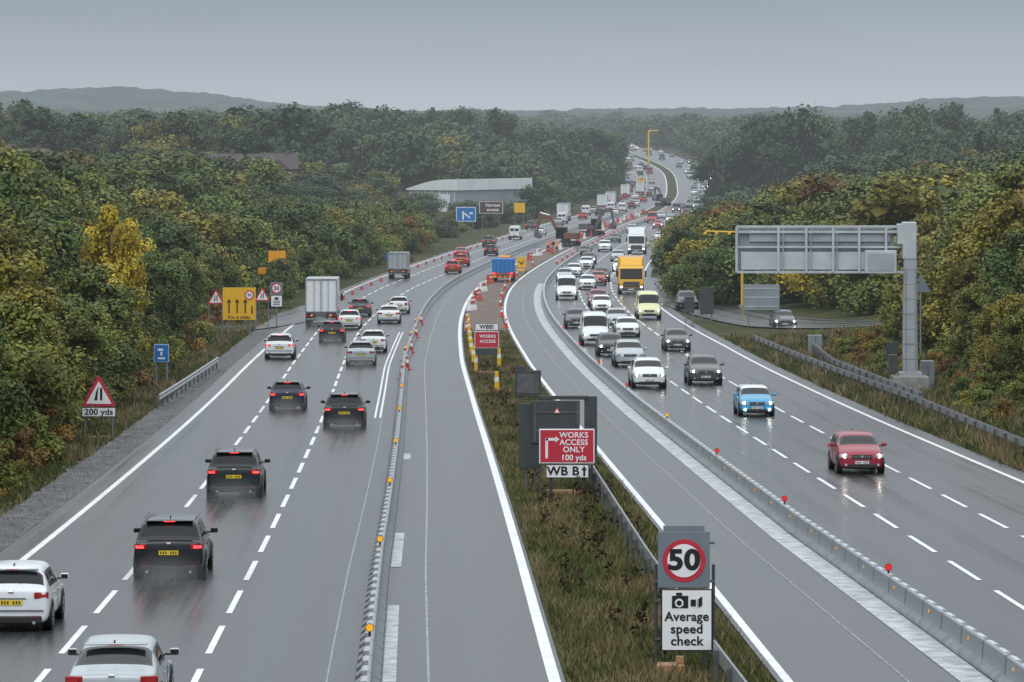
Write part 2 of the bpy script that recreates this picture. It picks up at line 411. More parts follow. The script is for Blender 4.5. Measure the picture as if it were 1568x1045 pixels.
for i in range(5000):
    d = 92+rg.rand()**1.5*150; o_ = Ledge(d)-1.0-1.8*rg.rand(); p = np.array([C(d)+o_, d, ZR(d)]); s = .03+.05*rg.rand(); k = len(V)
    a = rg.rand()*3
    for q in range(3): V.append(p+s*np.array([math.cos(a+q*2.09), math.sin(a+q*2.09), -.3]))
    V.append(p+np.array([0, 0, s*.9])); F += [(k, k+1, k+3), (k+1, k+2, k+3), (k+2, k, k+3)]
obj('loose_stones', np_mesh('stones', np.array(V), np.array(F), [mat('stone', (.16, .16, .165), .8, var=.5, scale=1)]))

# ------------------------------------------------------------------ barriers
def sweep(prof, off, d0, d1, step, pm):
    D = ds(d0, d1, step); V = []; U = []; F = []; MI = []; n = len(prof)
    for d in D:
        c = C(d)+off(d); z = ZR(d)
        for i, (px, pz) in enumerate(prof): V.append((c+px, d, z+pz)); U.append((i, d))
    for i in range(len(D)-1):
        for k in range(n):
            k2 = (k+1) % n; F.append((i*n+k, i*n+k2, (i+1)*n+k2, (i+1)*n+k)); MI.append(pm[k])
    return np.array(V), np.array(F), np.array(MI), np.array(U)
def slot_mat(name, base, dark, period, duty):
    m, nt, p = new_mat(name); N = nt.nodes; L = nt.links
    uv = N.new('ShaderNodeUVMap'); sp = N.new('ShaderNodeSeparateXYZ'); L.new(uv.outputs[0], sp.inputs[0])
    a = N.new('ShaderNodeMath'); a.operation = 'DIVIDE'; a.inputs[1].default_value = period; L.new(sp.outputs['Y'], a.inputs[0])
    b = N.new('ShaderNodeMath'); b.operation = 'FRACT'; L.new(a.outputs[0], b.inputs[0])
    c = N.new('ShaderNodeMath'); c.operation = 'LESS_THAN'; c.inputs[1].default_value = duty; L.new(b.outputs[0], c.inputs[0])
    mxx = N.new('ShaderNodeMix'); mxx.data_type = 'RGBA'; mxx.inputs['A'].default_value = (*base, 1); mxx.inputs['B'].default_value = (*dark, 1)
    L.new(c.outputs[0], mxx.inputs['Factor']); L.new(mxx.outputs['Result'], p.inputs['Base Color'])
    p.inputs['Roughness'].default_value = 0.4; p.inputs['Metallic'].default_value = 0.2
    return m
M['slots'] = slot_mat('slotted_steel', (0.34, 0.36, 0.37), (0.03, 0.035, 0.04), 1.5, 0.5)
M['topsteel'] = slot_mat('barrier_top_steel', (0.3, 0.32, 0.34), (0.09, 0.1, 0.11), 3.0, 0.06)
M['topdash'] = slot_mat('barrier_top_segments', (0.6, 0.62, 0.64), (0.11, 0.12, 0.13), 1.5, 0.45)
M['panels'] = slot_mat('barrier_steel_panel', (0.24, 0.27, 0.29), (0.08, 0.09, 0.1), 3.0, 0.05)
M['darkslots'] = slot_mat('barrier_slotted_top', (0.4, 0.42, 0.44), (0.03, 0.035, 0.04), 1.8, 0.5)
prof = [(-0.27, 0), (-0.25, 0.1), (-0.13, 0.2), (-0.1, 0.55), (-0.1, 0.6), (-0.03, 0.62), (0.03, 0.62), (0.1, 0.6), (0.1, 0.55), (0.13, 0.2), (0.25, 0.1), (0.27, 0)]
v, f, mi, u = sweep(prof, LB, 40, 900, 3, [2, 0, 1, 3, 4, 4, 3, 3, 1, 1, 0, 2])
obj('temporary_steel_barrier', np_mesh('steel_barrier', v, f, [M['slots'], M['panels'], M['steel_dark'], M['topsteel'], M['darkslots']], mi, u))
v, f, mi, u = sweep(prof, RB, 40, 900, 3, [2, 2, 1, 1, 3, 0, 0, 3, 1, 1, 2, 2])
obj('temporary_steel_barrier', np_mesh('steel_barrier', v, f, [M['topdash'], M['panels'], M['steel'], M['topsteel']], mi, u))

def guardrail(pathf, d0, d1, zoff=0.0):
    mb = MB()
    D = ds(d0, d1, 3.2)
    wp = [(0.0, 0.44), (0.06, 0.48), (0.06, 0.53), (0.0, 0.58), (0.0, 0.62), (0.06, 0.67), (0.06, 0.72), (0.0, 0.76), (-0.02, 0.76), (-0.02, 0.44)]
    vs = []
    for d in D:
        x = pathf(d); z = ZR(d)+zoff
        vs.append([mb.bm.verts.new((x+px, d, z+pz)) for px, pz in wp])
    i0 = mb.mi('steel')
    for a, b in zip(vs[:-1], vs[1:]):
        for k in range(len(wp)):
            k2 = (k+1) % len(wp); mb.bm.faces.new((a[k], a[k2], b[k2], b[k])).material_index = i0
    mb.bm.faces.new(vs[0]); mb.bm.faces.new(vs[-1][::-1])
    for d in D:
        x = pathf(d); z = ZR(d)+zoff
        mb.box((x-0.08, d, z+0.3), (0.1, 0.06, 0.8), 'steel_dark')
    return mb.mesh('w_beam')
obj('crash_barrier', guardrail(lin([(60, 4.9), (81, 4.25), (106, 3.6), (150, 2.75)]), 62, 150))
obj('crash_barrier', guardrail(lin([(120, 22.4), (157, 20.6), (199, 20.0), (238, 18.4), (277, 16.9)]), 110, 277))
obj('crash_barrier', guardrail(lin([(195, 20.5), (238, 19.2), (262, 19.8)]), 198, 262, 0.15))
obj('crash_barrier', guardrail(lin([(198, -17.6), (243, -18.0)]), 198, 243))

def lamp(name, m, x, y, z, r):
    mb = MB(); mb.cyl((0, 0, 0.05), 0.03, 0.14, 'black', n=8); mb.cyl((0, 0, 0.12+r), r, 0.05, m, 'Y', 16); mb.cyl((0, 0, 0.12+r), r*1.15, 0.03, 'black', 'Y', 16)
    obj(name, mb.mesh(name), (x, y, z))
for d in (85, 109, 134, 158, 184, 207, 232, 257, 282, 307):
    lamp('barrier_reflector_lamp', 'amber', C(d)+LB(d), d, ZR(d)+0.58, 0.08)
for i, d in enumerate((100, 125, 151, 178, 208, 236, 262, 290)):
    lamp('barrier_reflector_lamp', 'amber' if i == 3 else 'redlamp', C(d)+RB(d), d, ZR(d)+0.58, 0.08)
mb = MB()
for d in range(62, 200, 6):
    mb.box((C(d)+RB(d)-0.125, d, ZR(d)+0.45), (0.02, 0.07, 0.07), 'amber')
obj('barrier_reflector_studs', mb.mesh('studs'))

# ------------------------------------------------------------------ vehicles
PAINTS = {
 'white': (0.72, 0.75, 0.78), 'silver': (0.42, 0.46, 0.49), 'grey': (0.07, 0.08, 0.095), 'black': (0.006, 0.008, 0.012), 'darkblue': (0.01, 0.018, 0.045),
 'red': (0.28, 0.01, 0.03), 'brightred': (0.38, 0.02, 0.02), 'blue': (0.06, 0.32, 0.55), 'green': (0.006, 0.014, 0.014), 'yellow': (0.8, 0.42, 0.02), 'lime': (0.7, 0.7, 0.4)}
PM = {k: mat('car_paint_'+k, c, 0.3, 0.25 if k in ('silver', 'grey') else 0.0, 0.4, var=0.06, coat=0.5) for k, c in PAINTS.items()}

def loft(stations, W, side_glass, top_glass, side_black=(), dark_low=False):
    bm = bmesh.new(); rings = []
    for (y, wf, zb, zbelt, zt, tf) in stations:
        w = W/2*wf; tw = W/2*tf
        p5z = zt-min(0.07, 0.4*(zt-zbelt))
        half = [(0, zb), (.8*w, zb), (.97*w, zb+.1), (w, zb+.58*(zbelt-zb)), (.955*w, zbelt), (tw, p5z), (tw*.82, zt), (0, zt+.02)]
        full = half+[(-x, z) for x, z in half[-2:0:-1]]
        rings.append([bm.verts.new((x, y, z)) for x, z in full])
    n = 14
    for i in range(len(rings)-1):
        for k in range(n):
            f = bm.faces.new((rings[i][k], rings[i][(k+1) % n], rings[i+1][(k+1) % n], rings[i+1][k])); f.smooth = True
            mi = 0
            if k in (4, 9):
                if i in side_glass: mi = 1
                elif i in side_black: mi = 2
            if k in (5, 6, 7, 8):
                if i in top_glass: mi = 1
                elif len(top_glass) > 1 and top_glass[0] < i < top_glass[1]: mi = 3
            if k in (0, 13): mi = 2
            if dark_low and k in (1, 12): mi = 2
            f.material_index = mi
    bm.faces.new(rings[0][::-1]).smooth = True; bm.faces.new(rings[-1]).smooth = True
    bmesh.ops.recalc_face_normals(bm, faces=bm.faces[:])
    me = bpy.data.meshes.new('tmp'); bm.to_mesh(me); bm.free()
    o = bpy.data.objects.new('tmp', me); COL.objects.link(o)
    md = o.modifiers.new('s', 'SUBSURF'); md.levels = 2; md.render_levels = 2
    dg = bpy.context.evaluated_depsgraph_get(); dg.update()
    me2 = bpy.data.meshes.new_from_object(o.evaluated_get(dg))
    bpy.data.objects.remove(o); bpy.data.meshes.remove(me)
    return me2

CARSPEC = {}
def hatch(L=4.2, W=1.78, H=1.48, belt=0.95, rake=0.38, gc=0.2, hood=0.95, rails=False):
    s = L/4.2
    st = [(0.0, .86, gc+.06, belt-.06, belt-.03, .8), (0.03, .94, gc+.03, belt-.01, belt+.02, .87), (0.11*s, .97, gc+.01, belt+.01, belt+.05, .88), (0.15*s, .975, gc+.01, belt+.015, belt+.09, .86),
          ((.12+rake)*s, .99, gc, belt+.03, H-.05, .76), ((.22+rake)*s, .995, gc, belt+.03, H-.02, .76), (1.15*s, 1, gc, belt+.02, H, .76), (1.22*s, 1, gc, belt+.02, H, .76),
          (2.1*s, 1, gc, belt, H, .76), (2.18*s, 1, gc, belt, H, .76), (2.62*s, 1, gc, belt-.01, H-.05, .73), (3.2*s, .99, gc, hood+.0, hood+.07, .86),
          (3.72*s, .965, gc, hood-.1, hood-.02, .82), (4.06*s, .9, gc+.02, hood-.24, hood-.16, .78), (4.2*s, .78, gc+.06, hood-.36, hood-.3, .68)]
    return dict(L=L, W=W, H=H, belt=belt, gc=gc, hood=hood, st=st, ri=4, sg=(5, 7, 9), tg=(3, 10), sb=(6, 8), rails=rails, s=s, wh=(0.78*s, 3.42*s), mir=2.85*s)
CARSPEC['hatch'] = hatch(gc=.17)
CARSPEC['small'] = hatch(3.85, 1.72, 1.44, 0.93, 0.3, 0.16, 0.93)
CARSPEC['suv'] = hatch(4.55, 1.9, 1.62, 1.02, 0.3, 0.2, 1.04, True)
CARSPEC['estate'] = hatch(4.7, 1.84, 1.5, 0.96, 0.34, 0.17, 0.94, False)
sal = hatch(4.6, 1.82, 1.44, 0.93, 0.3, 0.16, 0.9)
sal['st'] = [(0.0, .86, .24, .84, .87, .76), (0.05, .94, .2, .92, .96, .84), (0.55, .975, .17, .95, 1.0, .84), (1.2, .99, .16, .95, 1.38, .72)]+sal['st'][8:]
sal['sg'] = (3, 5); sal['sb'] = (4,); sal['tg'] = (2, 6); sal['ri'] = 3
CARSPEC['saloon'] = sal
VANST = lambda L, W, H: [(0, .93, .42, 1.15, H-.12, .8), (.05, .97, .36, 1.15, H-.03, .84), (.3, 1, .3, 1.15, H, .86), (1.6, 1, .3, 1.15, H, .86), (L-2.2, 1, .3, 1.15, H, .86), (L-2.1, 1, .3, 1.12, H, .86),
          (L-1.45, 1, .3, 1.1, H-.08, .8), (L-.85, .99, .3, 1.08, 1.2, .84), (L-.3, .94, .3, .9, 1.02, .8), (L-.05, .85, .32, .72, .8, .72), (L, .76, .4, .6, .66, .66)]
CARSPEC['van'] = dict(L=5.2, W=2.0, H=2.25, belt=1.12, gc=.3, hood=1.02, st=VANST(5.2, 2, 2.25), sg=(5,), tg=(6,), sb=(), rails=False, s=1.1, wh=(.95, 4.3), mir=4.0, van=True)
BODY = {}; CACHE = {}
def car_mesh(kind, colour, lit, roof=None):
    key = (kind, colour, lit, roof)
    if key in CACHE: return CACHE[key]
    c = CARSPEC[kind]; W, L, H = c['W'], c['L'], c['H']; s = c['s']
    if kind not in BODY: BODY[kind] = loft(c['st'], W, c['sg'], c['tg'], c['sb'], kind in ('suv',))
    mb = MB(); mb.mats = [PM[colour], M['glass'], M['black'], PM[roof or colour]]
    mb.bm.from_mesh(BODY[kind])
    b = c['belt']; van = c.get('van', False); gc = c['gc']
    wr = 0.35 if kind in ('suv', 'van') else 0.315
    for y in c['wh']:
        for sx in (-1, 1):
            mb.cyl((sx*(W/2-.02), y, wr+.02), wr+.065, .05, 'black', 'X', 24)
            mb.cyl((sx*(W/2-.1), y, wr), wr, .23, 'tyre', 'X', 24)
            mb.cyl((sx*(W/2+.012), y, wr), wr*.64, .02, 'rim', 'X', 16)
            mb.cyl((sx*(W/2+.02), y, wr), wr*.2, .02, 'black', 'X', 10)
            for a in range(5):
                an = a*2*math.pi/5
                mb.box((sx*(W/2+.024), y+math.cos(an+.6)*wr*.42, wr+math.sin(an+.6)*wr*.42), (.008, wr*.16, wr*.2), 'black', Matrix.Rotation(an+.6, 4, 'X'))
    on = 'brake' if lit == 2 else 'reflex'
    hl = 'head' if lit == 1 else 'chrome'
    if van:
        for sx in (-1, 1):
            mb.box((sx*W*.43, .03, 1.0), (.12, .14, .55), 'tail', bev=.02); mb.box((sx*W*.43, -.045, 1.12), (.09, .02, .14), on)
            mb.box((sx*W*.2, .0, 1.62*H/2.25), (W*.3, .05, .42), 'glass', bev=.02)
        mb.box((0, -.005, H*.5), (.02, .05, H*.68), 'black')
        mb.box((0, -.02, .52), (W*.84, .16, .2), 'black', bev=.03)
        mb.box((0, -.03, .8), (.52, .04, .12), 'platey')
    else:
        tz = b-.1
        for sx in (-1, 1):
            hh = .15 if kind != 'small' else .26
            mb.box((sx*W*.385, .08, tz), (.34, .14, hh), 'tail', Matrix.Rotation(sx*.28, 4, 'Z'), bev=.025)
            mb.box((sx*W*.395, .035, tz-.01), (.22, .08, .065), on, Matrix.Rotation(sx*.3, 4, 'Z'))
            mb.box((sx*W*.33, .01, gc+.2), (.16, .06, .035), 'reflex')
            mb.cyl((sx*W*.3, .02, gc+.06), .04, .12, 'chrome', 'Y', 10)
        mb.box((0, .0, tz-.16), (.52, .05, .115), 'platey')
        mb.box((0, .0, tz-.07), (.7, .04, .02), 'black')
        for k in range(7):
            if k != 3: mb.box((-.2+k*.066, -.028, tz-.16), (.035, .004, .07), 'black')
        mb.box((0, .04, gc+.12), (W*.8, .14, .18), 'black', bev=.03)
        mb.box((0, -.0, b-.44), (W*.84, .1, .012), 'black')
        mb.box((0, .0, b-.02), (.12, .03, .05), 'chrome', bev=.01)
        ry = c['st'][c['ri']][0]
        mb.box((0, ry-.03, H-.05), (W*.66, .22, .035), PM[roof or colour], bev=.012)
        mb.box((0, ry-.13, H-.062), (.3, .02, .02), on)
        if kind != 'saloon': mb.box((.05, .2*s, b+.13), (.36, .02, .015), 'black', Matrix.Rotation(-.1, 4, 'Y'))
    hz = c['hood']-.27
    for sx in (-1, 1):
        mb.box((sx*W*.375, L-.16, hz), (.34, .2, .16), 'lens', Matrix.Rotation(-sx*.42, 4, 'Z'), bev=.04)
        mb.cyl((sx*W*.36, L-.055, hz+.01), .07, .05, hl, 'Y', 14)
        mb.cyl((sx*W*.34, L-.02, gc+.19), .05, .08, 'head' if (lit == 1 and kind in ('small',)) else 'lens', 'Y', 12)
        mb.box((sx*(W/2+.09), c['mir'], b+.1), (.2, .11, .14), PM[colour], bev=.035)
        mb.box((sx*(W/2+.09), c['mir']-.056, b+.1), (.16, .01, .1), 'glass')
        mb.box((sx*(W/2-.02), c['mir'], b+.05), (.16, .05, .04), 'black')
        for hy in ((1.55*s, 2.45*s) if not van else (3.0,)):
            mb.box((sx*(W/2-.012), hy, b-.14), (.03, .17, .03), PM[colour], bev=.008)
        if not van:
            mb.box((sx*(W/2+.002), 2.1*s, b-.32), (.012, .012, .5), 'black')
    mb.box((0, L-.015, hz-.02), (W*.42, .08, .15), 'black', bev=.02)
    mb.box((0, L+.02, hz+.0), (W*.4, .03, .012), 'chrome'); mb.box((0, L+.02, hz-.055), (W*.38, .03, .01), 'chrome')
    mb.cyl((0, L+.035, hz-.01), .05, .02, 'chrome', 'Y', 14)
    mb.box((0, L-.0, gc+.14), (W*.6, .1, .14), 'black', bev=.02)
    mb.box((0, L+.02, gc+.28), (.52, .03, .11), 'platew')
    for k in range(7):
        if k != 3: mb.box((-.2+k*.066, L+.038, gc+.28), (.035, .004, .07), 'black')
    for sx in (-1, 1):
        mb.box((sx*W*.16, L-.98*s if not van else L-.78, c['hood']+.1 if not van else 1.24), (.5, .02, .015), 'black', Matrix.Rotation(sx*.05, 4, 'Y'))
    if c['rails']:
        for sx in (-1, 1):
            mb.box((sx*W*.36, 1.7*s, H+.005), (.03, 1.7*s, .03), 'steel_dark', bev=.01)
    if not van: mb.box((0, .75*s, H+.03), (.03, .16, .05), 'black', bev=.008)
    me = mb.mesh(kind+'_'+colour)
    CACHE[key] = me
    return me

def lorry_mesh(boxcol, Lb=6.5, W=2.5, Hb=3.7, cab='yellow'):
    mb = MB()
    mb.box((0, Lb/2, 1.0+(Hb-1.0)/2), (W, Lb, Hb-1.0), boxcol, bev=.03)
    mb.box((0, -.02, 1.06), (W*.98, .08, .14), 'steel_dark')
    for sx in (-1, 1):
        mb.box((sx*(W/2-.05), -.02, 1.13+(Hb-1.25)/2), (.09, .06, Hb-1.2), 'steel')
        mb.box((sx*.06, -.025, 1.13+(Hb-1.25)/2), (.04, .05, Hb-1.35), 'steel')
        mb.box((sx*.55, -.03, 1.13+(Hb-1.25)/2), (.04, .05, Hb-1.35), 'steel')
        mb.box((sx*W*.42, -.04, .82), (.34, .06, .16), 'tail')
        mb.box((sx*W*.3, -.04, .82), (.16, .06, .12), 'amber')
        mb.box((sx*.5, .1, .75), (.08, .3, .5), 'black')
        for yy in (1.3, 2.3) if Lb > 6 else (1.3,):
            mb.cyl((sx*(W/2-.2), yy, .5), .5, .38, 'tyre', 'X', 24); mb.cyl((sx*(W/2-.0), yy, .5), .26, .02, 'rim', 'X', 16)
        mb.cyl((sx*(W/2-.18), Lb+1.0, .5), .5, .32, 'tyre', 'X', 24); mb.cyl((sx*(W/2-.01), Lb+1.0, .5), .26, .02, 'rim', 'X', 16)
        mb.box((sx*(W/2-.06), Lb/2+.3, .7), (.05, Lb*.4, .4), 'steel_dark')
        mb.box((sx*(W/2-.3), .3, .55), (.5, .02, .5), 'black')
    mb.box((0, -.04, Hb-.05), (W*.98, .08, .1), 'steel')
    mb.box((0, .05, .55), (W*.92, .1, .12), 'steel'); mb.box((0, -.01, .75), (.52, .04, .14), 'platey')
    mb.box((0, Lb/2+.5, .85), (.9, Lb+1.2, .28), 'steel_dark')
    c0 = Lb+.15; pc = PM[cab]
    mb.prismx([(c0, .55), (c0+1.75, .45), (c0+1.85, 1.1), (c0+1.8, 1.5), (c0+1.5, 2.55), (c0+1.2, 2.75), (c0, 2.8)], -W*.47, W*.47, pc)
    mb.prismx([(c0+1.83, 1.58), (c0+1.815, 1.5), (c0+1.54, 2.5), (c0+1.56, 2.5)], -W*.43, W*.43, 'glass')
    mb.prismx([(c0+.1, 2.8), (c0+1.2, 2.78), (c0+.35, Hb-.1), (c0+.1, Hb-.05)], -W*.42, W*.42, pc)
    mb.box((0, c0+1.87, 1.0), (W*.62, .06, .5), 'black', bev=.02); mb.box((0, c0+1.84, .5), (W*.92, .14, .3), 'steel_dark', bev=.03)
    for k in range(3): mb.box((0, c0+1.91, .86+.14*k), (W*.6, .02, .03), 'chrome')
    mb.box((0, c0+1.92, .5), (.52, .02, .12), 'platew')
    for sx in (-1, 1):
        mb.box((sx*W*.39, c0+1.86, .72), (.32, .1, .2), 'lens', bev=.03); mb.cyl((sx*W*.39, c0+1.92, .72), .07, .03, 'head', 'Y', 12)
        mb.box((sx*(W/2+.12), c0+1.6, 2.0), (.2, .12, .6), 'black', bev=.03)
        mb.prismx([(c0+.55, 1.55), (c0+1.55, 1.5), (c0+1.3, 2.45), (c0+.55, 2.45)], sx*(W*.47+.004)-.004, sx*(W*.47+.004)+.004, 'glass')
    return mb.mesh('box_lorry')

def place(o, x, y, flip=False):
    dz = (ZR(y+3)-ZR(y-1))/4; dx = (C(y+3)-C(y-1))/4
    z = ZR(y)
    m = Matrix.Translation((x, y, z)) @ Matrix.Rotation(-math.atan(dx), 4, 'Z') @ Matrix.Rotation(math.atan(dz), 4, 'X')
    if flip:
        L = o['L']; m = m @ Matrix.Translation((0, L, 0)) @ Matrix.Rotation(math.pi, 4, 'Z')
    o.matrix_world = m
NAMES = {'hatch': 'hatchback_car', 'small': 'hatchback_car', 'suv': 'suv_car', 'estate': 'estate_car', 'saloon': 'saloon_car', 'van': 'panel_van'}
def car(kind, colour, x, y, flip=False, lit=0, roof=None):
    me = car_mesh(kind, colour, lit, roof)
    nm = {'brightred': 'red', 'darkblue': 'dark_blue', 'green': 'black', 'lime': 'yellow'}.get(colour, colour)
    o = obj(nm+'_'+NAMES[kind], me); o['L'] = CARSPEC[kind]['L']
    place(o, x, y, flip); return o
def lorry(me, L, x, y, flip, name='box_lorry'):
    o = obj(name, me); o['L'] = L; place(o, x, y, flip)

for k, c_, x, y, l in [('hatch', 'white', -11.55, 91.5, 0), ('saloon', 'silver', -7.55, 74.8, 0), ('suv', 'black', -9.05, 104.6, 2), ('suv', 'green', -9.53, 136, 2),
        ('hatch', 'darkblue', -11.1, 196, 2), ('suv', 'black', -7.6, 180, 2), ('estate', 'silver', -9.4, 247, 0), ('hatch', 'white', -9.3, 266, 0), ('estate', 'black', -12.8, 282, 2),
        ('suv', 'white', -15.0, 256, 2), ('hatch', 'grey', -12.7, 331, 2), ('hatch', 'white', -12.5, 305, 2), ('saloon', 'white', -9.8, 316, 0), ('small', 'white', -9.6, 337, 0),
        ('hatch', 'brightred', -6.9, 458, 2), ('hatch', 'brightred', -6.3, 490, 2), ('saloon', 'red', -6.9, 530, 2), ('hatch', 'darkblue', -3.0, 545, 2), ('suv', 'grey', -3.6, 600, 2),
        ('van', 'white', 0.4, 650, 0), ('small', 'white', 4.9, 685, 0), ('suv', 'grey', 3.4, 735, 2), ('hatch', 'silver', 9, 780, 0), ('hatch', 'brightred', 15, 850, 2), ('van', 'white', 10, 800, 0)]:
    car(k, c_, x, y, False, l)
for k, c_, x, y, l in [('hatch', 'red', 13.14, 149, 1), ('suv', 'grey', 10.9, 223, 1), ('suv', 'white', 7.6, 219, 1), ('hatch', 'grey', 11.2, 268, 1),
        ('suv', 'silver', 7.3, 245, 0), ('van', 'white', 5.85, 277, 1), ('hatch', 'black', 6.5, 260, 1), ('saloon', 'white', 8.5, 291, 0), ('saloon', 'silver', 8.2, 309, 0), ('van', 'lime', 11.2, 324, 1),
        ('hatch', 'grey', 5.0, 307, 0), ('saloon', 'white', 7.7, 340, 1), ('hatch', 'red', 7.7, 354, 0), ('van', 'white', 5.1, 370, 1), ('hatch', 'black', 9.6, 427, 1), ('hatch', 'white', 6.9, 445, 0), ('saloon', 'white', 8.9, 478, 0),
        ('hatch', 'grey', 9.6, 498, 1), ('hatch', 'silver', 13.6, 512, 0), ('suv', 'white', 13.2, 567, 0), ('hatch', 'white', 7.6, 400, 0), ('saloon', 'black', 9.8, 540, 0), ('small', 'brightred', 9.0, 415, 0), ('hatch', 'silver', 5.6, 425, 1), ('small', 'white', 12.6, 465, 1)]:
    car(k, c_, x, y, True, l)
car('small', 'blue', 11.8, 191, True, 1, 'white')
car('saloon', 'grey', 21.0, 305, True, 1); car('suv', 'darkblue', 15.3, 345, True, 0)
kinds = ['hatch', 'saloon', 'suv', 'van', 'small', 'estate']; cols = ['white', 'silver', 'grey', 'black', 'brightred', 'white', 'darkblue', 'silver']
rr = random.Random(3)
for lane in (6.5, 10, 13.3):
    y = 620+rr.uniform(0, 30)
    while y < 1750:
        car(rr.choice(kinds), rr.choice(cols), C(y)+lane, y, True, 1 if rr.random() < .35 else 0); y += rr.uniform(30, 110)
for lane in (-12.5, -9.4, -6.2):
    y = 880+rr.uniform(0, 30)
    while y < 1650:
        car(rr.choice(kinds), rr.choice(cols), C(y)+lane, y, False, 2 if rr.random() < .5 else 0); y += rr.uniform(22, 70)
lw = lorry_mesh(PM['white'], 6.5, 2.5, 3.7, 'white')
ly = lorry_mesh(PM['yellow'], 6.5, 2.5, 3.6, 'yellow')
ls = lorry_mesh(PM['silver'], 4.2, 2.1, 2.9, 'white')
lorry(lw, 8.5, -15.0, 312, False); lorry(ls, 6.2, -12.6, 437, False)
lorry(ly, 8.5, 11.6, 386, True, 'yellow_box_lorry'); lorry(lw, 8.5, 17.3, 552, True)
for x, y in ((C(960)-12.5, 960), (C(1000)-12.5, 1000), (C(1100)-12.5, 1100), (C(1230)-12.5, 1230), (C(1130)-9, 1130), (C(820)-12.3, 830)): lorry(lw, 8.5, x, y, False)
lorry(ly, 8.5, C(1180)-9.2, 1180, False, 'yellow_box_lorry')

# wheel spray hanging behind the vehicles (real scattering mist)
sm = bpy.data.materials.new('wheel_spray'); sm.use_nodes = True; nt = sm.node_tree; nt.nodes.clear()
vo = nt.nodes.new('ShaderNodeOutputMaterial'); vs_ = nt.nodes.new('ShaderNodeVolumeScatter'); vs_.inputs['Color'].default_value = (.95, .97, 1, 1); vs_.inputs['Anisotropy'].default_value = .2
tc_ = nt.nodes.new('ShaderNodeTexCoord'); gr = nt.nodes.new('ShaderNodeTexGradient'); gr.gradient_type = 'SPHERICAL'; nt.links.new(tc_.outputs['Object'], gr.inputs[0])
mlt = nt.nodes.new('ShaderNodeMath'); mlt.operation = 'MULTIPLY'; mlt.inputs[1].default_value = .26; nt.links.new(gr.outputs['Fac'], mlt.inputs[0]); nt.links.new(mlt.outputs[0], vs_.inputs['Density']); nt.links.new(vs_.outputs[0], vo.inputs['Volume'])
bm = bmesh.new(); bmesh.ops.create_icosphere(bm, subdivisions=2, radius=1.0); sme = bpy.data.meshes.new('spray'); bm.to_mesh(sme); bm.free(); sme.materials.append(sm)
for x, y, w_ in ((-9.05, 104.6, 1.25), (-9.53, 136, 1.2), (-7.6, 180, 1.25), (-11.1, 196, 1.15), (-12.8, 282, 1.2), (-15.0, 312, 1.6), (-9.4, 247, 1.1)):
    obj('wheel_spray', sme, (x, y-.2, ZR(y)+.2), 0, None, (w_, 2.4, .65))

# ------------------------------------------------------------------ signs
def gz(x, y): return ZR(y) if abs(x-C(y)) < 20.5 else ground_z(x, y)
def posts(mb, xs, y, h, r=0.045, m='signgrey'):
    for x in xs: mb.cyl((x, y, h/2), r, h, m, 'Z', 10)
def speed_sign():
    x, y = 3.6, 82.7; e = empty('average_speed_check_sign', (x, y, ZR(y)-.03))
    mb = MB(); posts(mb, (-.6, .6), .1, 2.35, .035, 'signback')
    mb.box((-.02, 0, 2.46), (1.08, .04, 1.18), 'signgrey', bev=.015); mb.box((-.02, -.0, 3.09), (.86, .03, .16), 'signgrey', bev=.01)
    mb.cyl((-.02, -.028, 2.44), .445, .014, 'signred', 'Y', 48); mb.cyl((-.02, -.034, 2.44), .345, .014, 'signwhite', 'Y', 48)
    mb.box((.04, 0, 1.2), (1.08, .04, 1.3), 'signblack', bev=.03); mb.box((.04, -.02, 1.2), (1.02, .012, 1.24), 'signwhite', bev=.003)
    mb.box((-.1, -.03, 1.58), (.34, .014, .26), 'signblack', bev=.005); mb.cyl((-.12, -.042, 1.56), .09, .01, 'signwhite', 'Y', 24); mb.cyl((-.12, -.05, 1.56), .055, .01, 'signblack', 'Y', 24)
    mb.box((-.12, -.03, 1.745), (.12, .012, .06), 'signblack')
    mb.box((.19, -.03, 1.56), (.14, .012, .14), 'signblack'); mb.box((.24, -.034, 1.56), (.02, .012, .2), 'signwhite'); mb.prism([(.28, 1.46), (.36, 1.5), (.36, 1.7), (.28, 1.64)], -.036, -.024, 'signblack')
    for zz in (2.0, 2.8, .8, 1.6): mb.box((0, .06, zz), (1.25, .04, .05), 'steel_dark')
    mb.box((-.3, .1, .12), (.6, .5, .32), 'wood', bev=.02); mb.box((-.1, .12, .36), (.16, .2, .14), 'wood')
    obj('sign_assembly', mb.mesh('sign'), parent=e)
    text(e, '50', .58, (-.02, -.043, 2.44), 'signblack', .04, sx=1.12)
    text(e, 'Average', .265, (.04, -.03, 1.27), 'signblack', .024, sx=1.0); text(e, 'speed', .265, (.04, -.03, 1.01), 'signblack', .024, sx=1.04); text(e, 'check', .265, (.04, -.03, .76), 'signblack', .024, sx=1.04)
speed_sign()
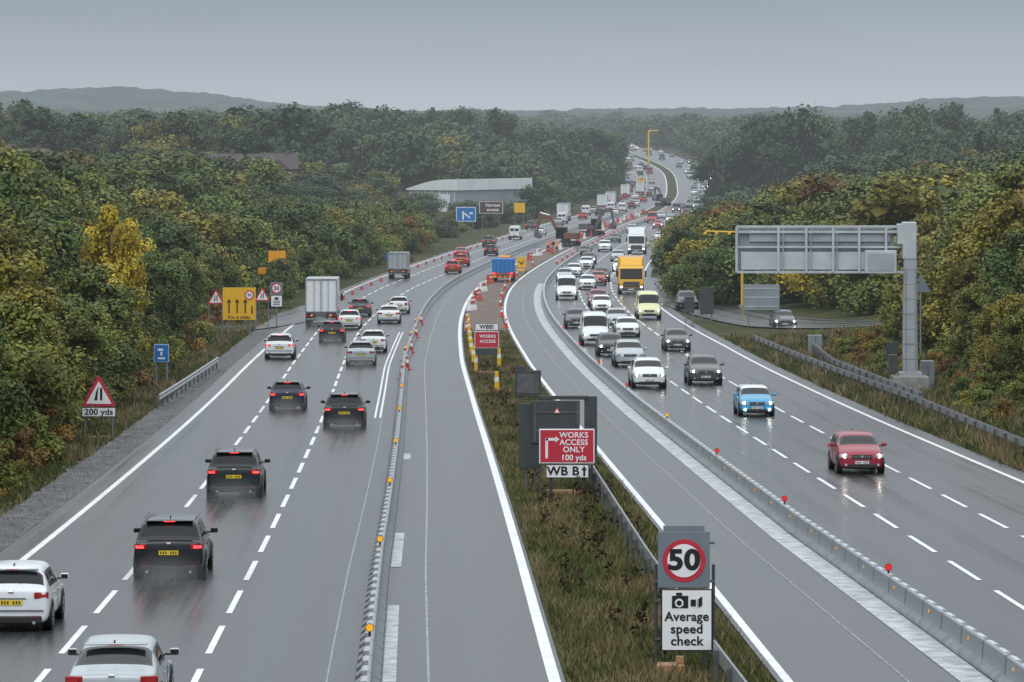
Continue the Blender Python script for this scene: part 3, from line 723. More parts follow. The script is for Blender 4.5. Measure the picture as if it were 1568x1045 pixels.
def works_sign():
    x, y = 1.9, 137.5; e = empty('works_access_sign', (x, y, ZR(y)-.03))
    mb = MB(); posts(mb, (-.55, .6), .1, 2.3, .05, 'signback')
    mb.box((0, 0, 1.75), (1.92, .04, 1.2), 'signwhite', bev=.03); mb.box((0, -.02, 1.75), (1.84, .012, 1.12), 'signred', bev=.003)
    mb.box((.02, 0, .88), (1.5, .04, .48), 'signblack', bev=.02); mb.box((.02, -.02, .88), (1.44, .012, .42), 'signwhite', bev=.003)
    mb.box((-.7, -.03, 1.68), (.09, .012, .7), 'signwhite'); mb.box((-.56, -.03, 1.99), (.34, .012, .09), 'signwhite'); mb.prism([(-.4, 2.1), (-.4, 1.88), (-.26, 1.99)], -.036, -.024, 'signwhite')
    mb.box((-.25, .3, .1), (.9, .3, .22), 'wood'); mb.box((.5, .3, .1), (.5, .3, .2), 'wood')
    obj('sign_assembly', mb.mesh('sign'), parent=e)
    for s_, z in (('WORKS', 2.13), ('ACCESS', 1.88), ('ONLY', 1.63), ('100 yds', 1.35)): text(e, s_, .27, (.24, -.03, z), 'signwhite', .024)
    text(e, 'WB B', .42, (-.13, -.03, .88), 'signblack', .03, sx=1.05); mb = MB(); mb.box((.6, -.03, .82), (.07, .012, .22), 'signblack'); mb.prism([(.5, .92), (.6, 1.07), (.7, .92)], -.036, -.024, 'signblack'); obj('arrow', mb.mesh('arrow'), parent=e)
    e2 = empty('sign_back_board', (x, y+1.2, ZR(y)-.03)); mb = MB()
    mb.box((-.38, .0, 2.5), (1.7, .05, 1.5), 'signback', bev=.02); mb.box((.85, .05, 2.4), (.45, .05, 2.0), 'signback', bev=.02); mb.box((-1.3, .06, 2.0), (.7, .05, 2.3), 'signback', bev=.02)
    mb.box((-.3, -.04, 2.85), (1.55, .03, .05), 'steel_dark'); mb.box((-.3, -.04, 2.2), (1.55, .03, .05), 'steel_dark'); mb.box((-.1, .0, 3.35), (1.7, .05, .14), 'signback', bev=.02)
    posts(mb, (-1.4, -1.1, -.9, .4, .9), .12, 2.9, .04, 'steel_dark')
    for i in range(2): mb.box((-1.1+i*1.5, -.035, 2.5), (.06, .03, 1.4), 'steel_dark')
    mb.prism([(-.46, 2.8), (-.2, 2.8), (-.33, 3.03)], -.075, -.06, 'signred'); mb.prism([(-.41, 2.83), (-.25, 2.83), (-.33, 2.97)], -.085, -.07, 'signwhite')
    obj('boards', mb.mesh('b'), parent=e2)
    e3 = empty('sign_back_board', (.75, 185, ZR(185)-.03)); mb = MB()
    mb.box((0, 0, 1.9), (1.2, .05, 1.25), 'signback', bev=.03); mb.box((0, -.035, 1.9), (1.0, .02, .9), 'steel_dark', bev=.005); posts(mb, (-.4, .4), .08, 2.3, .04, 'steel_dark'); mb.box((-.35, 0, 2.6), (.5, .05, .2), 'signback'); mb.box((0, .1, .1), (.9, .3, .2), 'wood')
    obj('boards', mb.mesh('b'), parent=e3)
    x, y = -1.5, 236; e = empty('works_access_sign', (x, y, ZR(y)-.03)); mb = MB()
    mb.box((0, 0, 2.1), (1.45, .04, 1.0), 'signwhite', bev=.03); mb.box((0, -.02, 2.1), (1.38, .012, .93), 'signred', bev=.003); mb.box((0, 0, 2.86), (1.4, .04, .42), 'signblack'); mb.box((0, -.02, 2.86), (1.34, .012, .37), 'signwhite')
    posts(mb, (-.5, .5), .08, 3.0, .035, 'signback'); mb.box((0, 0, 1.35), (1.3, .04, .35), 'signback'); mb.box((0, .1, .1), (1.3, .4, .2), 'wood')
    obj('sign_assembly', mb.mesh('sign'), parent=e)
    text(e, 'WORKS', .26, (.05, -.03, 2.3), 'signwhite', .02); text(e, 'ACCESS', .26, (.05, -.03, 2.0), 'signwhite', .02); text(e, 'WBB!', .34, (0, -.03, 2.86), 'signblack', .03)
works_sign()
def tri(mb, cx, cz, s, yf=0.0):
    h = s*.866
    mb.prism([(cx-s/2, cz-h/2), (cx+s/2, cz-h/2), (cx+s*.03, cz+h/2), (cx-s*.03, cz+h/2)], yf, yf+.03, 'signred')
    k = .74; c2 = cz-h*.045
    mb.prism([(cx-s*k/2, c2-h*k/2), (cx+s*k/2, c2-h*k/2), (cx+.01, c2+h*k/2), (cx-.01, c2+h*k/2)], yf-.008, yf+.004, 'signwhite')
    b = c2-h*k/2+.1*s
    mb.prism([(cx-.13*s, b), (cx-.04*s, b), (cx-.03*s, b+.2*s), (cx+.0*s, b+.42*s), (cx-.08*s, b+.24*s)], yf-.014, yf-.006, 'signblack')
    mb.box((cx+.07*s, yf-.01, b+.18*s), (.065*s, .008, .36*s), 'signblack')
def tri_sign(x, y, s, hc, plate=None):
    e = empty('warning_triangle_sign', (x, y, gz(x, y)-.05)); mb = MB(); tri(mb, 0, hc, s)
    posts(mb, (-.4*s, .4*s), .08, hc-.3*s, .035, 'signgrey')
    if plate: mb.box((0, 0, hc-s*.6), (s*1.0, .03, .42), 'signblack', bev=.01); mb.box((0, -.014, hc-s*.6), (s*.95, .012, .36), 'signwhite')
    mb.box((0, .1, .1), (s*.8, .4, .2), 'wood', bev=.02); obj('sign_assembly', mb.mesh('t'), parent=e)
    if plate: text(e, plate, .36, (0, -.024, hc-s*.6), 'signblack', .025, sx=1.05)
tri_sign(-17.9, 172, 1.5, 2.15, '200 yds')
tri_sign(-22.0, 295, 1.25, 2.9); tri_sign(-19.5, 310, 1.2, 2.6)
def circ_sign(x, y):
    e = empty('speed_limit_sign', (x, y, gz(x, y)-.05)); mb = MB(); posts(mb, (0,), .08, 3.2, .05, 'signgrey')
    mb.box((0, 0, 3.0), (1.0, .03, 1.0), 'signgrey'); mb.cyl((0, -.02, 3.0), .42, .012, 'signred', 'Y', 32); mb.cyl((0, -.026, 3.0), .32, .012, 'signwhite', 'Y', 32)
    mb.box((0, 0, 2.0), (.9, .03, .9), 'signblack'); mb.box((0, -.014, 2.0), (.84, .012, .84), 'signwhite'); mb.box((0, -.024, 2.2), (.3, .01, .2), 'signblack')
    for k in range(3): mb.box((0, -.024, 2.0-.13*k), (.55, .01, .06), 'signblack')
    obj('sign_assembly', mb.mesh('t'), parent=e); text(e, '50', .42, (0, -.035, 3.0), 'signblack', .03)
circ_sign(-18.5, 312)
def lane_sign(x, y):
    e = empty('yellow_lane_sign', (x, y, gz(x, y)-.05)); mb = MB(); posts(mb, (-.8, .8), .08, 3.2, .06, 'signgrey')
    mb.box((0, 0, 2.4), (2.45, .04, 2.4), 'signyellow', bev=.03)
    for i, xx in enumerate((-.75, -.15, .45)):
        mb.box((xx, -.026, 2.1), (.1, .01, .8), 'signblack'); mb.prism([(xx-.17, 2.5), (xx+.17, 2.5), (xx, 2.78)], -.031, -.021, 'signblack')
    mb.cyl((.75, -.026, 3.05), .36, .012, 'signred', 'Y', 32); mb.cyl((.75, -.033, 3.05), .26, .012, 'signwhite', 'Y', 32); mb.box((.95, -.026, 1.95), (.1, .01, .6), 'signblack')
    obj('sign_assembly', mb.mesh('t'), parent=e); text(e, 'For 6 miles', .34, (0, -.03, 1.4), 'signblack', .02); text(e, '50', .3, (.75, -.042, 3.05), 'signblack', .03)
lane_sign(-20.2, 294)
def board(name, x, y, w, h, zc, m, post='signgrey', fn=None):
    e = empty(name, (x, y, gz(x, y)-.05)); mb = MB(); posts(mb, (-w*.35, w*.35), .1, zc+h*.3, .06, post); mb.box((0, 0, zc), (w, .05, h), m, bev=.02)
    if fn: fn(mb, e)
    obj('sign_board', mb.mesh('b'), parent=e); return e
def marker(mb, e):
    mb.box((0, -.028, 1.9), (.82, .01, .98), 'signwhite'); mb.box((0, -.034, 1.9), (.78, .012, .94), 'signblue')
    mb.box((-.05, -.042, 2.1), (.3, .008, .12), 'signwhite'); mb.box((.0, -.042, 1.88), (.1, .008, .2), 'signwhite'); mb.box((0, -.042, 1.62), (.4, .008, .09), 'signwhite')
board('blue_marker_sign', -19.6, 222, .86, 1.02, 1.9, 'signblue', fn=marker)
board('blue_marker_sign', -14.5, 470, .8, .95, 1.7, 'signblue')
board('blue_marker_sign', -26.5, 330, 2.0, 1.2, 2.2, 'signblue')
board('orange_diversion_sign', -21.6, 365, 1.6, 1.5, 4.0, 'signorange')
board('orange_diversion_sign', -22.5, 362, 1.3, .6, 3.0, 'signorange')
def bluea(mb, e):
    mb.box((0, -.03, 3.6), (3.4, .01, 2.5), 'signwhite'); mb.box((0, -.04, 3.6), (3.2, .012, 2.3), 'signblue')
    mb.box((-.5, -.05, 3.4), (.28, .008, 1.5), 'signwhite'); mb.box((.2, -.05, 3.4), (1.3, .008, .24), 'signwhite', Matrix.Rotation(.7, 4, 'Y')); mb.box((.9, -.05, 3.8), (.6, .008, .3), 'signwhite')
board('blue_direction_sign', -8.0, 690, 3.6, 2.7, 3.6, 'signblue', fn=bluea)
def browna(mb, e): mb.box((0, -.03, 4.6), (4.2, .01, 2.1), 'signwhite'); mb.box((0, -.04, 4.6), (4.0, .012, 1.95), 'signbrown')
e = board('brown_tourist_sign', -3.7, 705, 4.4, 2.3, 4.6, 'signbrown', fn=browna); text(e, 'Harvest', .8, (.3, -.06, 5.0), 'signwhite', .02); text(e, 'access', .8, (.3, -.06, 4.2), 'signwhite', .02)
board('yellow_works_sign', 1.4, 730, 2.0, 1.8, 4.2, 'signyellow')
board('sign_back', 19.4, 309, 2.85, 2.0, 2.3, 'gantry_panel', fn=lambda mb, e: [mb.box((0, -.04, zz), (2.7, .03, .07), 'gantry_lt') for zz in (1.6, 2.3, 3.0)])
board('sign_back', 15.8, 322, 1.1, 2.2, 1.7, 'signback'); board('sign_back', 14.2, 318, .8, 1.3, 1.5, 'signback')
board('sign_back', 22.2, 232, .7, 1.5, 1.2, 'signback')
e = empty('warning_triangle_sign', (24.3, 236, ground_z(24.3, 236))); mb = MB(); mb.prism([(-.6, 4.5), (.6, 4.5), (0, 5.6)], 0, .04, 'signgrey'); posts(mb, (0,), .08, 5.0, .05, 'steel'); obj('sign', mb.mesh('t'), parent=e)
e = empty('roadside_cabinet', (20.0, 262, ZR(262))); mb = MB(); mb.box((0, 0, .75), (.9, .6, 1.2), 'gantry_panel', bev=.03); mb.box((0, 0, .1), (1.0, .7, .2), 'conc_dark'); mb.box((0, -.31, .75), (.02, .02, 1.0), 'black'); obj('cabinet', mb.mesh('c'), parent=e)
e = empty('roadside_cabinet', (22.6, 216, ZR(216)+.1)); mb = MB(); mb.box((0, 0, .8), (.7, .6, 1.6), 'gantry_panel', bev=.03); mb.box((0, -.31, .8), (.02, .02, 1.3), 'black'); mb.box((0, 0, .05), (.9, .8, .12), 'conc_dark'); obj('cabinet', mb.mesh('c'), parent=e)

# ------------------------------------------------------------------ gantry
def gantry():
    x, y = 21.45, 214.0; z = ZR(y); e = empty('motorway_sign_gantry', (x, y, z)); mb = MB()
    mb.box((0, 0, .45), (1.9, 1.9, 1.0), 'conc_dark', bev=.04); mb.box((-.0, 0, 1.05), (1.2, 1.2, .22), 'gantry')
    mb.box((0, 0, 4.9), (.78, .78, 7.6), 'gantry', bev=.05, taper=(.82, .9))
    for k in range(7): mb.box((0, -.37+.008*k, 1.9+k*.8), (.84-.02*k, .08, .05), 'gantry_panel')
    for sx in (-.28, .28): mb.box((sx*.95, -.4, 4.0), (.05, .06, 5.5), 'gantry_panel')
    mb.box((-.05, 0, 8.25), (.74, .8, 2.0), 'gantry_lt', bev=.05)
    T = 9.0; B = 6.55
    xl = -9.35; xr = -.75
    mb.box(((xl+xr)/2, .35, (T+B)/2-.02), (xr-xl-.15, .35, T-B-.2), 'gantry_panel', bev=.03)
    mb.box(((xl+xr)/2, .1, B+.6), (xr-xl-.5, .14, .95), 'gantry_lt', bev=.02)
    mb.box(((xl+xr)/2+.2, .12, T-.55), (xr-xl-1.0, .1, .55), 'gantry', bev=.02)
    for zz in (T, T-.28, B): mb.box(((xl+.3)/2, -.05, zz), (.3-xl, .13, .13), 'gantry_lt')
    mb.box(((xl+.0)/2, -.02, T-1.1), (-xl, .1, .1), 'gantry_lt')
    for xx in (xl, xl+2.25, xl+3.75, xl+5.2, xl+6.6, xr-.55): mb.box((xx, -.06, (T+B)/2), (.13, .17, T-B), 'gantry_lt')
    for xx in (xl+2.5, xl+4.0, xl+5.4): mb.box((xx, -.06, (T+B)/2), (.05, .1, T-B), 'gantry')
    mb.box((-1.6, -.12, B+.55), (1.7, .5, 1.25), 'gantry_lt', bev=.04); mb.box((-1.6, -.38, B+.55), (1.4, .04, .95), 'gantry', bev=.01)
    mb.box((-.45, -.02, T-.4), (.5, .7, 1.1), 'gantry_lt', bev=.03); mb.box((.15, .05, 8.9), (.5, .5, .3), 'gantry')
    for zz in (3.2, 4.6, 6.0): mb.box((.42, -.1, zz), (.1, .3, .12), 'signback')
    mb.box((-.9, .1, 1.6), (.45, .4, 1.0), 'signback', bev=.03)
    obj('gantry_structure', mb.mesh('gantry'), parent=e)
gantry()
def camera_gantry(x, y, h, arm, r=.1):
    e = empty('yellow_camera_gantry', (x, y, gz(x, y))); mb = MB(); mb.cyl((0, 0, h/2), r*1.3, h, 'yellow', n=12); mb.rod((0, 0, h), (arm, 0, h+.1), r*.8, 'yellow'); mb.cyl((0, 0, .15), .3, .3, 'conc_dark')
    for t in (.35, .7, 1.0): mb.box((arm*t, 0, h-.1), (.25, .5, .2), 'yellow', bev=.03)
    obj('mast', mb.mesh('m'), parent=e)
camera_gantry(20.0, 345, 6.6, -3.2, .09); camera_gantry(C(1440)-2, 1440, 12, 3.5, .22)

# ------------------------------------------------------------------ cones, posts, works
def cone_mesh():
    mb = MB(); mb.box((0, 0, .03), (.42, .42, .06), 'orange', bev=.01); mb.cyl((0, 0, .22), .15, .32, 'orange', r2=.105); mb.cyl((0, 0, .48), .105, .2, 'signwhite', r2=.075); mb.cyl((0, 0, .67), .075, .18, 'orange', r2=.045); mb.cyl((0, 0, .8), .045, .1, 'signwhite', r2=.03)
    return mb.mesh('cone')
def ypost_mesh():
    mb = MB(); mb.box((0, 0, .06), (.5, .35, .12), 'black'); mb.box((0, 0, .35), (.2, .1, .5), 'yellow', bev=.02); mb.box((0, 0, .7), (.18, .1, .22), 'signwhite'); mb.box((0, 0, .95), (.16, .1, .3), 'yellow', bev=.02)
    return mb.mesh('post')
CM = cone_mesh(); YM = ypost_mesh()
def cone(x, y, s=1.0): obj('traffic_cone', CM, (x, y, ZR(y)), random.random()*3, scale=(s, s, s))
for i in range(8): d = 230+i*12; cone(C(d)+LB(d)-.05+.25*(i % 2), d, 1.1)
for i in range(24): d = 345+i*14; cone(C(d)+Ledge(d)+1.1, d, .95)
for i in range(9): d = 300+i*23; cone(C(d)-GH(d)+.3, d, 1.0); cone(C(d)+GH(d)-.2, d+8, 1.0)
for i in range(30): d = 500+i*17; cone(C(d)+RB(d)-1.4, d, 1.0)
for i in range(7): d = 238+i*11; obj('delineator_post', YM, (C(d)-GH(d)+.45, d, ZR(d)), .1, scale=(1.1, 1.1, 1.1))
for d in (214, 244): obj('delineator_post', YM, (C(d)+GH(d)-2.8+(.9 if d > 220 else 0), d, ZR(d)), .1, scale=(1.2, 1.2, 1.1))
def wbar():
    mb = MB(); mb.prismx([(-.25, 0), (.25, 0), (.18, .3), (.1, .45), (.1, .95), (-.1, .95), (-.1, .45), (-.18, .3)], -.95, .95, 'orange'); mb.box((0, -.13, .7), (1.2, .03, .2), 'signwhite'); return mb.mesh('bar')
WB = wbar(); WW = WB.copy(); WW.materials[0] = M['signwhite']; WW.materials[1] = M['orange']
for i in range(24):
    d = 345+i*25; obj('plastic_road_barrier', WB if i % 2 else WW, (C(d)-GH(d)+.5+rr.uniform(-.2, .2), d, ZR(d)), 1.3)
    if d > 520: obj('plastic_road_barrier', WB if i % 3 else WW, (C(d)+GH(d)-.3, d+9, ZR(d)), 1.5)
def works_lorry():
    mb = MB(); mb.box((0, 2.6, 1.75), (2.3, 5.2, 1.5), 'signblue', bev=.04)
    for k in range(5): mb.box((-.92+k*.46, -.01, 1.75), (.06, .06, 1.4), PM['blue'])
    mb.box((0, -.03, .92), (2.3, .08, .16), 'redlamp'); mb.box((0, -.06, .62), (2.2, .08, .3), 'orange')
    for k in range(4): mb.box((-.85+k*.56, -.11, .62), (.16, .02, .3), 'platey', Matrix.Rotation(.5, 4, 'Y'))
    for sx in (-1, 1):
        for yy in (1.0, 2.1, 6.4): mb.cyl((sx*.95, yy, .48), .48, .34, 'tyre', 'X', 20)
        mb.box((sx*.95, -.12, .95), (.25, .05, .14), 'brake')
    mb.box((0, 3.2, .85), (.9, 6.8, .25), 'steel_dark'); mb.prismx([(5.4, .6), (7.1, .55), (7.15, 1.4), (6.9, 2.5), (5.4, 2.55)], -1.1, 1.1, PM['brightred']); mb.prismx([(7.16, 1.5), (7.14, 1.42), (6.92, 2.4), (6.94, 2.42)], -.95, .95, 'glass')
    mb.box((0, 5.9, 2.65), (1.2, .2, .16), 'amber'); return mb.mesh('works_lorry')
WL = works_lorry(); o = obj('works_lorry', WL); o['L'] = 7.2; place(o, -1.0, 425, False)
def excavator(x, y, rot, col='signorange'):
    mb = MB()
    for sx in (-1, 1):
        mb.prismx([(-1.9, .3), (-1.6, .05), (1.6, .05), (1.9, .3), (1.9, .6), (1.6, .85), (-1.6, .85), (-1.9, .6)], sx*1.1-.28, sx*1.1+.28, 'tyre')
        for k in range(5): mb.cyl((sx*1.39, -1.4+k*.7, .4), .22, .06, 'steel_dark', 'X', 12)
    mb.cyl((0, 0, 1.0), .7, .35, 'steel_dark'); mb.box((0, -.9, 1.65), (2.5, 1.9, 1.0), col, bev=.12); mb.box((.6, .3, 1.45), (1.1, 1.6, .6), col, bev=.06)
    mb.box((-.75, .45, 2.05), (.95, 1.5, 1.7), 'glass', bev=.08); mb.box((-.75, .45, 2.93), (1.0, 1.55, .1), col, bev=.03)
    for sx in (-1.2, -.3):
        for yy in (-.28, 1.18): mb.box((sx, yy, 2.05), (.08, .08, 1.75), 'black')
    mb.prismx([(.8, 1.4), (1.2, 1.4), (2.6, 3.9), (4.3, 4.5), (4.3, 4.9), (2.4, 4.5)], .1, .5, col); mb.rod((.3, 1.2, 1.5), (.3, 2.6, 3.7), .09, 'chrome')
    mb.prismx([(4.1, 4.9), (4.5, 4.9), (4.9, 2.4), (4.65, 2.3)], .14, .46, col); mb.rod((.3, 2.8, 4.75), (.3, 4.3, 5.1), .07, 'chrome')
    mb.prismx([(4.9, 2.5), (4.5, 2.2), (4.1, 1.6), (4.4, 1.2), (5.0, 1.3), (5.15, 1.9)], -.25, .85, 'steel_dark')
    obj('excavator', mb.mesh('excavator'), (x, y, ZR(y)), rot)
M['mudorange'] = mat('dirty_orange_paint', (0.16, 0.07, 0.04), 0.6, var=.3)
excavator(C(600)+.3, 600, 1.2, 'mudorange'); excavator(C(680)+.5, 680, -2.2, 'steel_dark'); excavator(C(1010)+.5, 1010, .5, 'steel_dark')
mb = MB(); mb.box((0, 0, 2.1), (1.8, .1, 2.0), 'signyellow', bev=.03); mb.box((0, 0, .6), (1.6, 2.2, .3), 'yellow', bev=.04)
for sx in (-1, 1): mb.cyl((sx*.85, 0, .35), .33, .2, 'tyre', 'X', 18); mb.box((sx*.6, .1, 1.0), (.08, .08, .8), 'steel_dark')
mb.prism([(-.6, 2.3), (0, 1.5), (.6, 2.3), (.35, 2.3), (0, 1.85), (-.35, 2.3)], -.07, -.055, 'signblack')
TRm = mb.mesh('arrow_trailer'); obj('arrow_board_trailer', TRm, (C(460)+.9, 460, ZR(460)), scale=(.6, .6, .6))

def person(x, y, rot, seed):
    pts = [((0, 0, .95), .15), ((0, 0, 1.2), .15), ((0, 0, 1.42), .17), ((0, 0, 1.54), .065), ((0, .02, 1.66), .1), ((0, .02, 1.76), .09),
           ((.1, 0, .9), .1), ((.12, .06, .5), .07), ((.12, .0, .1), .05), ((.12, .16, .04), .045),
           ((-.1, 0, .9), .1), ((-.12, -.02, .5), .07), ((-.13, -.1, .1), .05), ((-.13, .05, .04), .045),
           ((.2, 0, 1.42), .075), ((.27, .02, 1.14), .055), ((.25, .2, .95), .04), ((.24, .28, .92), .035),
           ((-.2, 0, 1.42), .075), ((-.27, -.02, 1.14), .055), ((-.28, .1, .9), .04), ((-.28, .13, .82), .035)]
    ed = [(0, 1), (1, 2), (2, 3), (3, 4), (4, 5), (0, 6), (6, 7), (7, 8), (8, 9), (0, 10), (10, 11), (11, 12), (12, 13), (2, 14), (14, 15), (15, 16), (16, 17), (2, 18), (18, 19), (19, 20), (20, 21)]
    me = bpy.data.meshes.new('w'); me.from_pydata([p[0] for p in pts], ed, [])
    o = bpy.data.objects.new('w', me); COL.objects.link(o)
    o.modifiers.new('k', 'SKIN')
    for i, p in enumerate(pts): me.skin_vertices[0].data[i].radius = (p[1], p[1])
    me.skin_vertices[0].data[0].use_root = True
    sb = o.modifiers.new('s', 'SUBSURF'); sb.levels = 1
    dg = bpy.context.evaluated_depsgraph_get(); dg.update(); m2 = bpy.data.meshes.new_from_object(o.evaluated_get(dg)); bpy.data.objects.remove(o)
    m2.materials.clear()
    for k in ('hivis', 'trouser', 'skin', 'signyellow', 'signwhite'): m2.materials.append(M[k])
    for p in m2.polygons:
        c = p.center; p.material_index = 0
        if c.z < .92 and abs(c.x) < .23: p.material_index = 1
        if c.z > 1.52: p.material_index = 2
        if c.z > 1.74: p.material_index = 3
        if 1.1 < c.z < 1.17 or .38 < c.z < .43: p.material_index = 4
        if c.z < .94 and abs(c.x) > .23: p.material_index = 2
        p.use_smooth = True
    obj('road_worker', m2, (x, y, ZR(y)), rot)
person(C(560)+.9, 560, 2.2, 1); person(C(566)-.6, 566, -.8, 2); person(C(590)-1.0, 590, 1.2, 3)

# ------------------------------------------------------------------ buildings
def warehouse():
    x, y = -17.0, 850; e = empty('white_warehouse', (x, y, ZR(y)+1.6), -.55); mb = MB()
    w, l, h = 12.0, 30.0, 4.9
    mb.box((0, l/2, h/2-1.5), (w, l, h+3), 'greywall')
    mb.prism([(-w/2-.5, h), (-w/4, h+1.0), (0, h+1.7), (w/4, h+2.0), (w/2+.5, h+2.1), (w/2+.5, h-.3), (-w/2-.5, h-.3)], -.4, l+.4, 'whitewall')
    for k in range(7): mb.box((-w/2+.2+k*1.9, -.06, h/2), (.1, .1, h-.8), 'whitewall')
    mb.box((3, -.1, 1.9), (3.0, .12, 3.8), 'whitewall'); mb.box((-2.5, -.1, 1.9), (3.0, .12, 3.8), 'whitewall')
    obj('hall', mb.mesh('hall'), parent=e)
warehouse()
def house(x, y, rot, w=9, dep=8, h=5.2, zadd=0):
    e = empty('brick_house', (x, y, ground_z(x, y)-.2+zadd), rot); mb = MB()
    mb.box((0, 0, h/2-1), (w, dep, h+2), 'brick'); mb.prismx([(-dep/2-.4, h-.1), (dep/2+.4, h-.1), (0, h+2.8)], -w/2-.3, w/2+.3, 'rooftile'); mb.box((w*.3, 0, h+2.7), (.7, .7, 1.6), 'brick')
    for sx in (-.3, .0, .3):
        for zz in (1.4, 3.9): mb.box((sx*w, -dep/2-.01, zz), (1.2, .1, 1.2), 'signwhite'); mb.box((sx*w, -dep/2-.07, zz), (1.0, .04, 1.0), 'glass')
    mb.prism([(-2.0+w*.1, h-.1), (2.0+w*.1, h-.1), (w*.1, h+1.9)], -dep/2-.35, 0, 'rooftile'); mb.prism([(-1.7+w*.1, h-.1), (1.7+w*.1, h-.1), (w*.1, h+1.55)], -dep/2-.42, -dep/2-.36, 'brick')
    obj('house', mb.mesh('house'), parent=e)
house(-53, 722, .5, 8, zadd=-1.8); house(-45, 745, .1, 9, zadd=-1.0); house(-86, 702, .35, 8, zadd=-1.2); house(-94, 712, .15, 9, zadd=-.6)

# ------------------------------------------------------------------ vegetation
def tree_mesh(name, seed, h, cr, nclump, nleaf, leaf, trunk=True, base=.18, fam='green', flat=.85, core=True, clr=1.0, jit=.55):
    rg = np.random.RandomState(seed); V = []; F = []; MI = []
    cs = []; rs = []
    for i in range(nclump):
        t = rg.rand(); zc = h*(base+(0.93-base)*t)
        prof = math.sin(math.pi*min(1, (0.16+0.84*(1-((t-.38)/.62)**2 if t > .38 else .55+.45*t/.38))*.5))
        a = rg.rand()*2*math.pi; rr_ = cr*prof*math.sqrt(rg.rand())*0.85
        cs.append((math.cos(a)*rr_, math.sin(a)*rr_, zc)); rs.append(cr*(.22+.22*rg.rand())*(1-.3*t)*clr)
    cs = np.array(cs); rs = np.array(rs)
    per = np.maximum(8, (nleaf*rs**2/np.sum(rs**2)).astype(int))
    tone = rg.choice([0, 1, 2], size=nclump, p=[.3, .45, .25])
    for c, r_, n_, tn in zip(cs, rs, per, tone):
        d = rg.normal(size=(n_, 3)); d /= np.linalg.norm(d, axis=1)[:, None]
        rad = r_*(.62+.5*rg.rand(n_)**.7)
        bump = 1+.22*np.sin(d[:, 0]*7+c[0])*np.sin(d[:, 1]*6+c[1])
        p = c+d*(rad*bump)[:, None]*np.array([1, 1, flat])
        nn = d+np.array([0, 0, .25])+jit*rg.normal(size=(n_, 3)); nn /= np.linalg.norm(nn, axis=1)[:, None]
        t_ = np.cross(nn, rg.normal(size=(n_, 3))); t_ /= np.linalg.norm(t_, axis=1)[:, None]
        b_ = np.cross(nn, t_); s = (leaf*(.6+.8*rg.rand(n_)))[:, None]
        q = np.stack([p+t_*s, p+b_*s*.62, p-t_*s, p-b_*s*.62], axis=1).reshape(-1, 3)
        q[:, 2] = np.maximum(q[:, 2], .02)
        o = sum(len(v) for v in V); V.append(q); F.append(np.arange(n_*4).reshape(-1, 4)+o)
        m_ = np.full(n_, tn); rd = rg.rand(n_); m_ = np.where(rd < .1, rg.choice([0, 1, 2], size=n_), m_)
        MI.append(m_)
    o = sum(len(v) for v in V)
    VV = [np.concatenate(V)]; FF = [np.concatenate(F)]; MM = [np.concatenate(MI)]
    def tube(a, b, r0, r1, n=6):
        nonlocal o
        a = np.array(a, float); b = np.array(b, float); d = b-a; d /= np.linalg.norm(d); u = np.cross(d, [0.3, 1, .1]); u /= np.linalg.norm(u); w = np.cross(d, u)
        an = np.arange(n)*2*math.pi/n; ring = np.cos(an)[:, None]*u+np.sin(an)[:, None]*w
        VV.append(np.concatenate([a+ring*r0, b+ring*r1])); FF.append(np.array([(o+i, o+(i+1) % n, o+n+(i+1) % n, o+n+i) for i in range(n)])); MM.append(np.full(n, 3)); o += 2*n
    if trunk:
        tr = h*.016+.06; tube((0, 0, -.3), (0, 0, h*.45), tr*1.4, tr*.8); tube((0, 0, h*.45), (cr*.05, 0, h*.85), tr*.8, tr*.15)
        for i in rg.choice(nclump, min(nclump, 14), replace=False):
            c = cs[i]; z0 = max(.08*h, min(h*.6, c[2]*.6)); tube((0, 0, z0), c, tr*.45, tr*.1, 5)
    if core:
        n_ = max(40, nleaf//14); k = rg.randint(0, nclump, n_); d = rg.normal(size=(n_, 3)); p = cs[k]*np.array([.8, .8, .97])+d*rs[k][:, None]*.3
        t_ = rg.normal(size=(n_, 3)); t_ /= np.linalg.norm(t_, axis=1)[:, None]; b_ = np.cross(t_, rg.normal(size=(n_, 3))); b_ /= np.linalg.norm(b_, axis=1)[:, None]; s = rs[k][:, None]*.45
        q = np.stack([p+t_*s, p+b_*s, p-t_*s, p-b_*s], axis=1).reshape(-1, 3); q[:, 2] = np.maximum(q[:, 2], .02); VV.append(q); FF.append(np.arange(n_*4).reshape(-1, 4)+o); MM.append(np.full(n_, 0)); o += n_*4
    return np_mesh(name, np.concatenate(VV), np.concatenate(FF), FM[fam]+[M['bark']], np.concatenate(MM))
def recol(me, fam):
    m = me.copy()
    for i in range(3): m.materials[i] = FM[fam][i]
    return m
NEAR = [tree_mesh('tree_near_%d' % i, 10+i, 10, 3.6+.5*(i % 3), 46, 14000, .135, fam='green', base=.1) for i in range(4)]
NT = {'green': NEAR, 'olive': [recol(m, 'olive') for m in NEAR], 'yellow': [recol(NEAR[0], 'yellow')], 'rust': [recol(NEAR[2], 'rust')]}
MID = [tree_mesh('tree_mid_%d' % i, 30+i, 10, 4.4+.6*(i % 3), 26, 5200, .22, fam='green', base=.12, clr=1.15) for i in range(4)]
MT = {'green': MID, 'olive': [recol(m, 'olive') for m in MID], 'far': [recol(m, 'far') for m in MID], 'yellow': [recol(MID[1], 'yellow')], 'rust': [recol(MID[0], 'rust')]}
FARM = [tree_mesh('tree_far_%d' % i, 50+i, 10, 4.6+.5*(i % 3), 15, 1300, .42, fam='far', base=.25, clr=1.4, jit=.4) for i in range(5)]
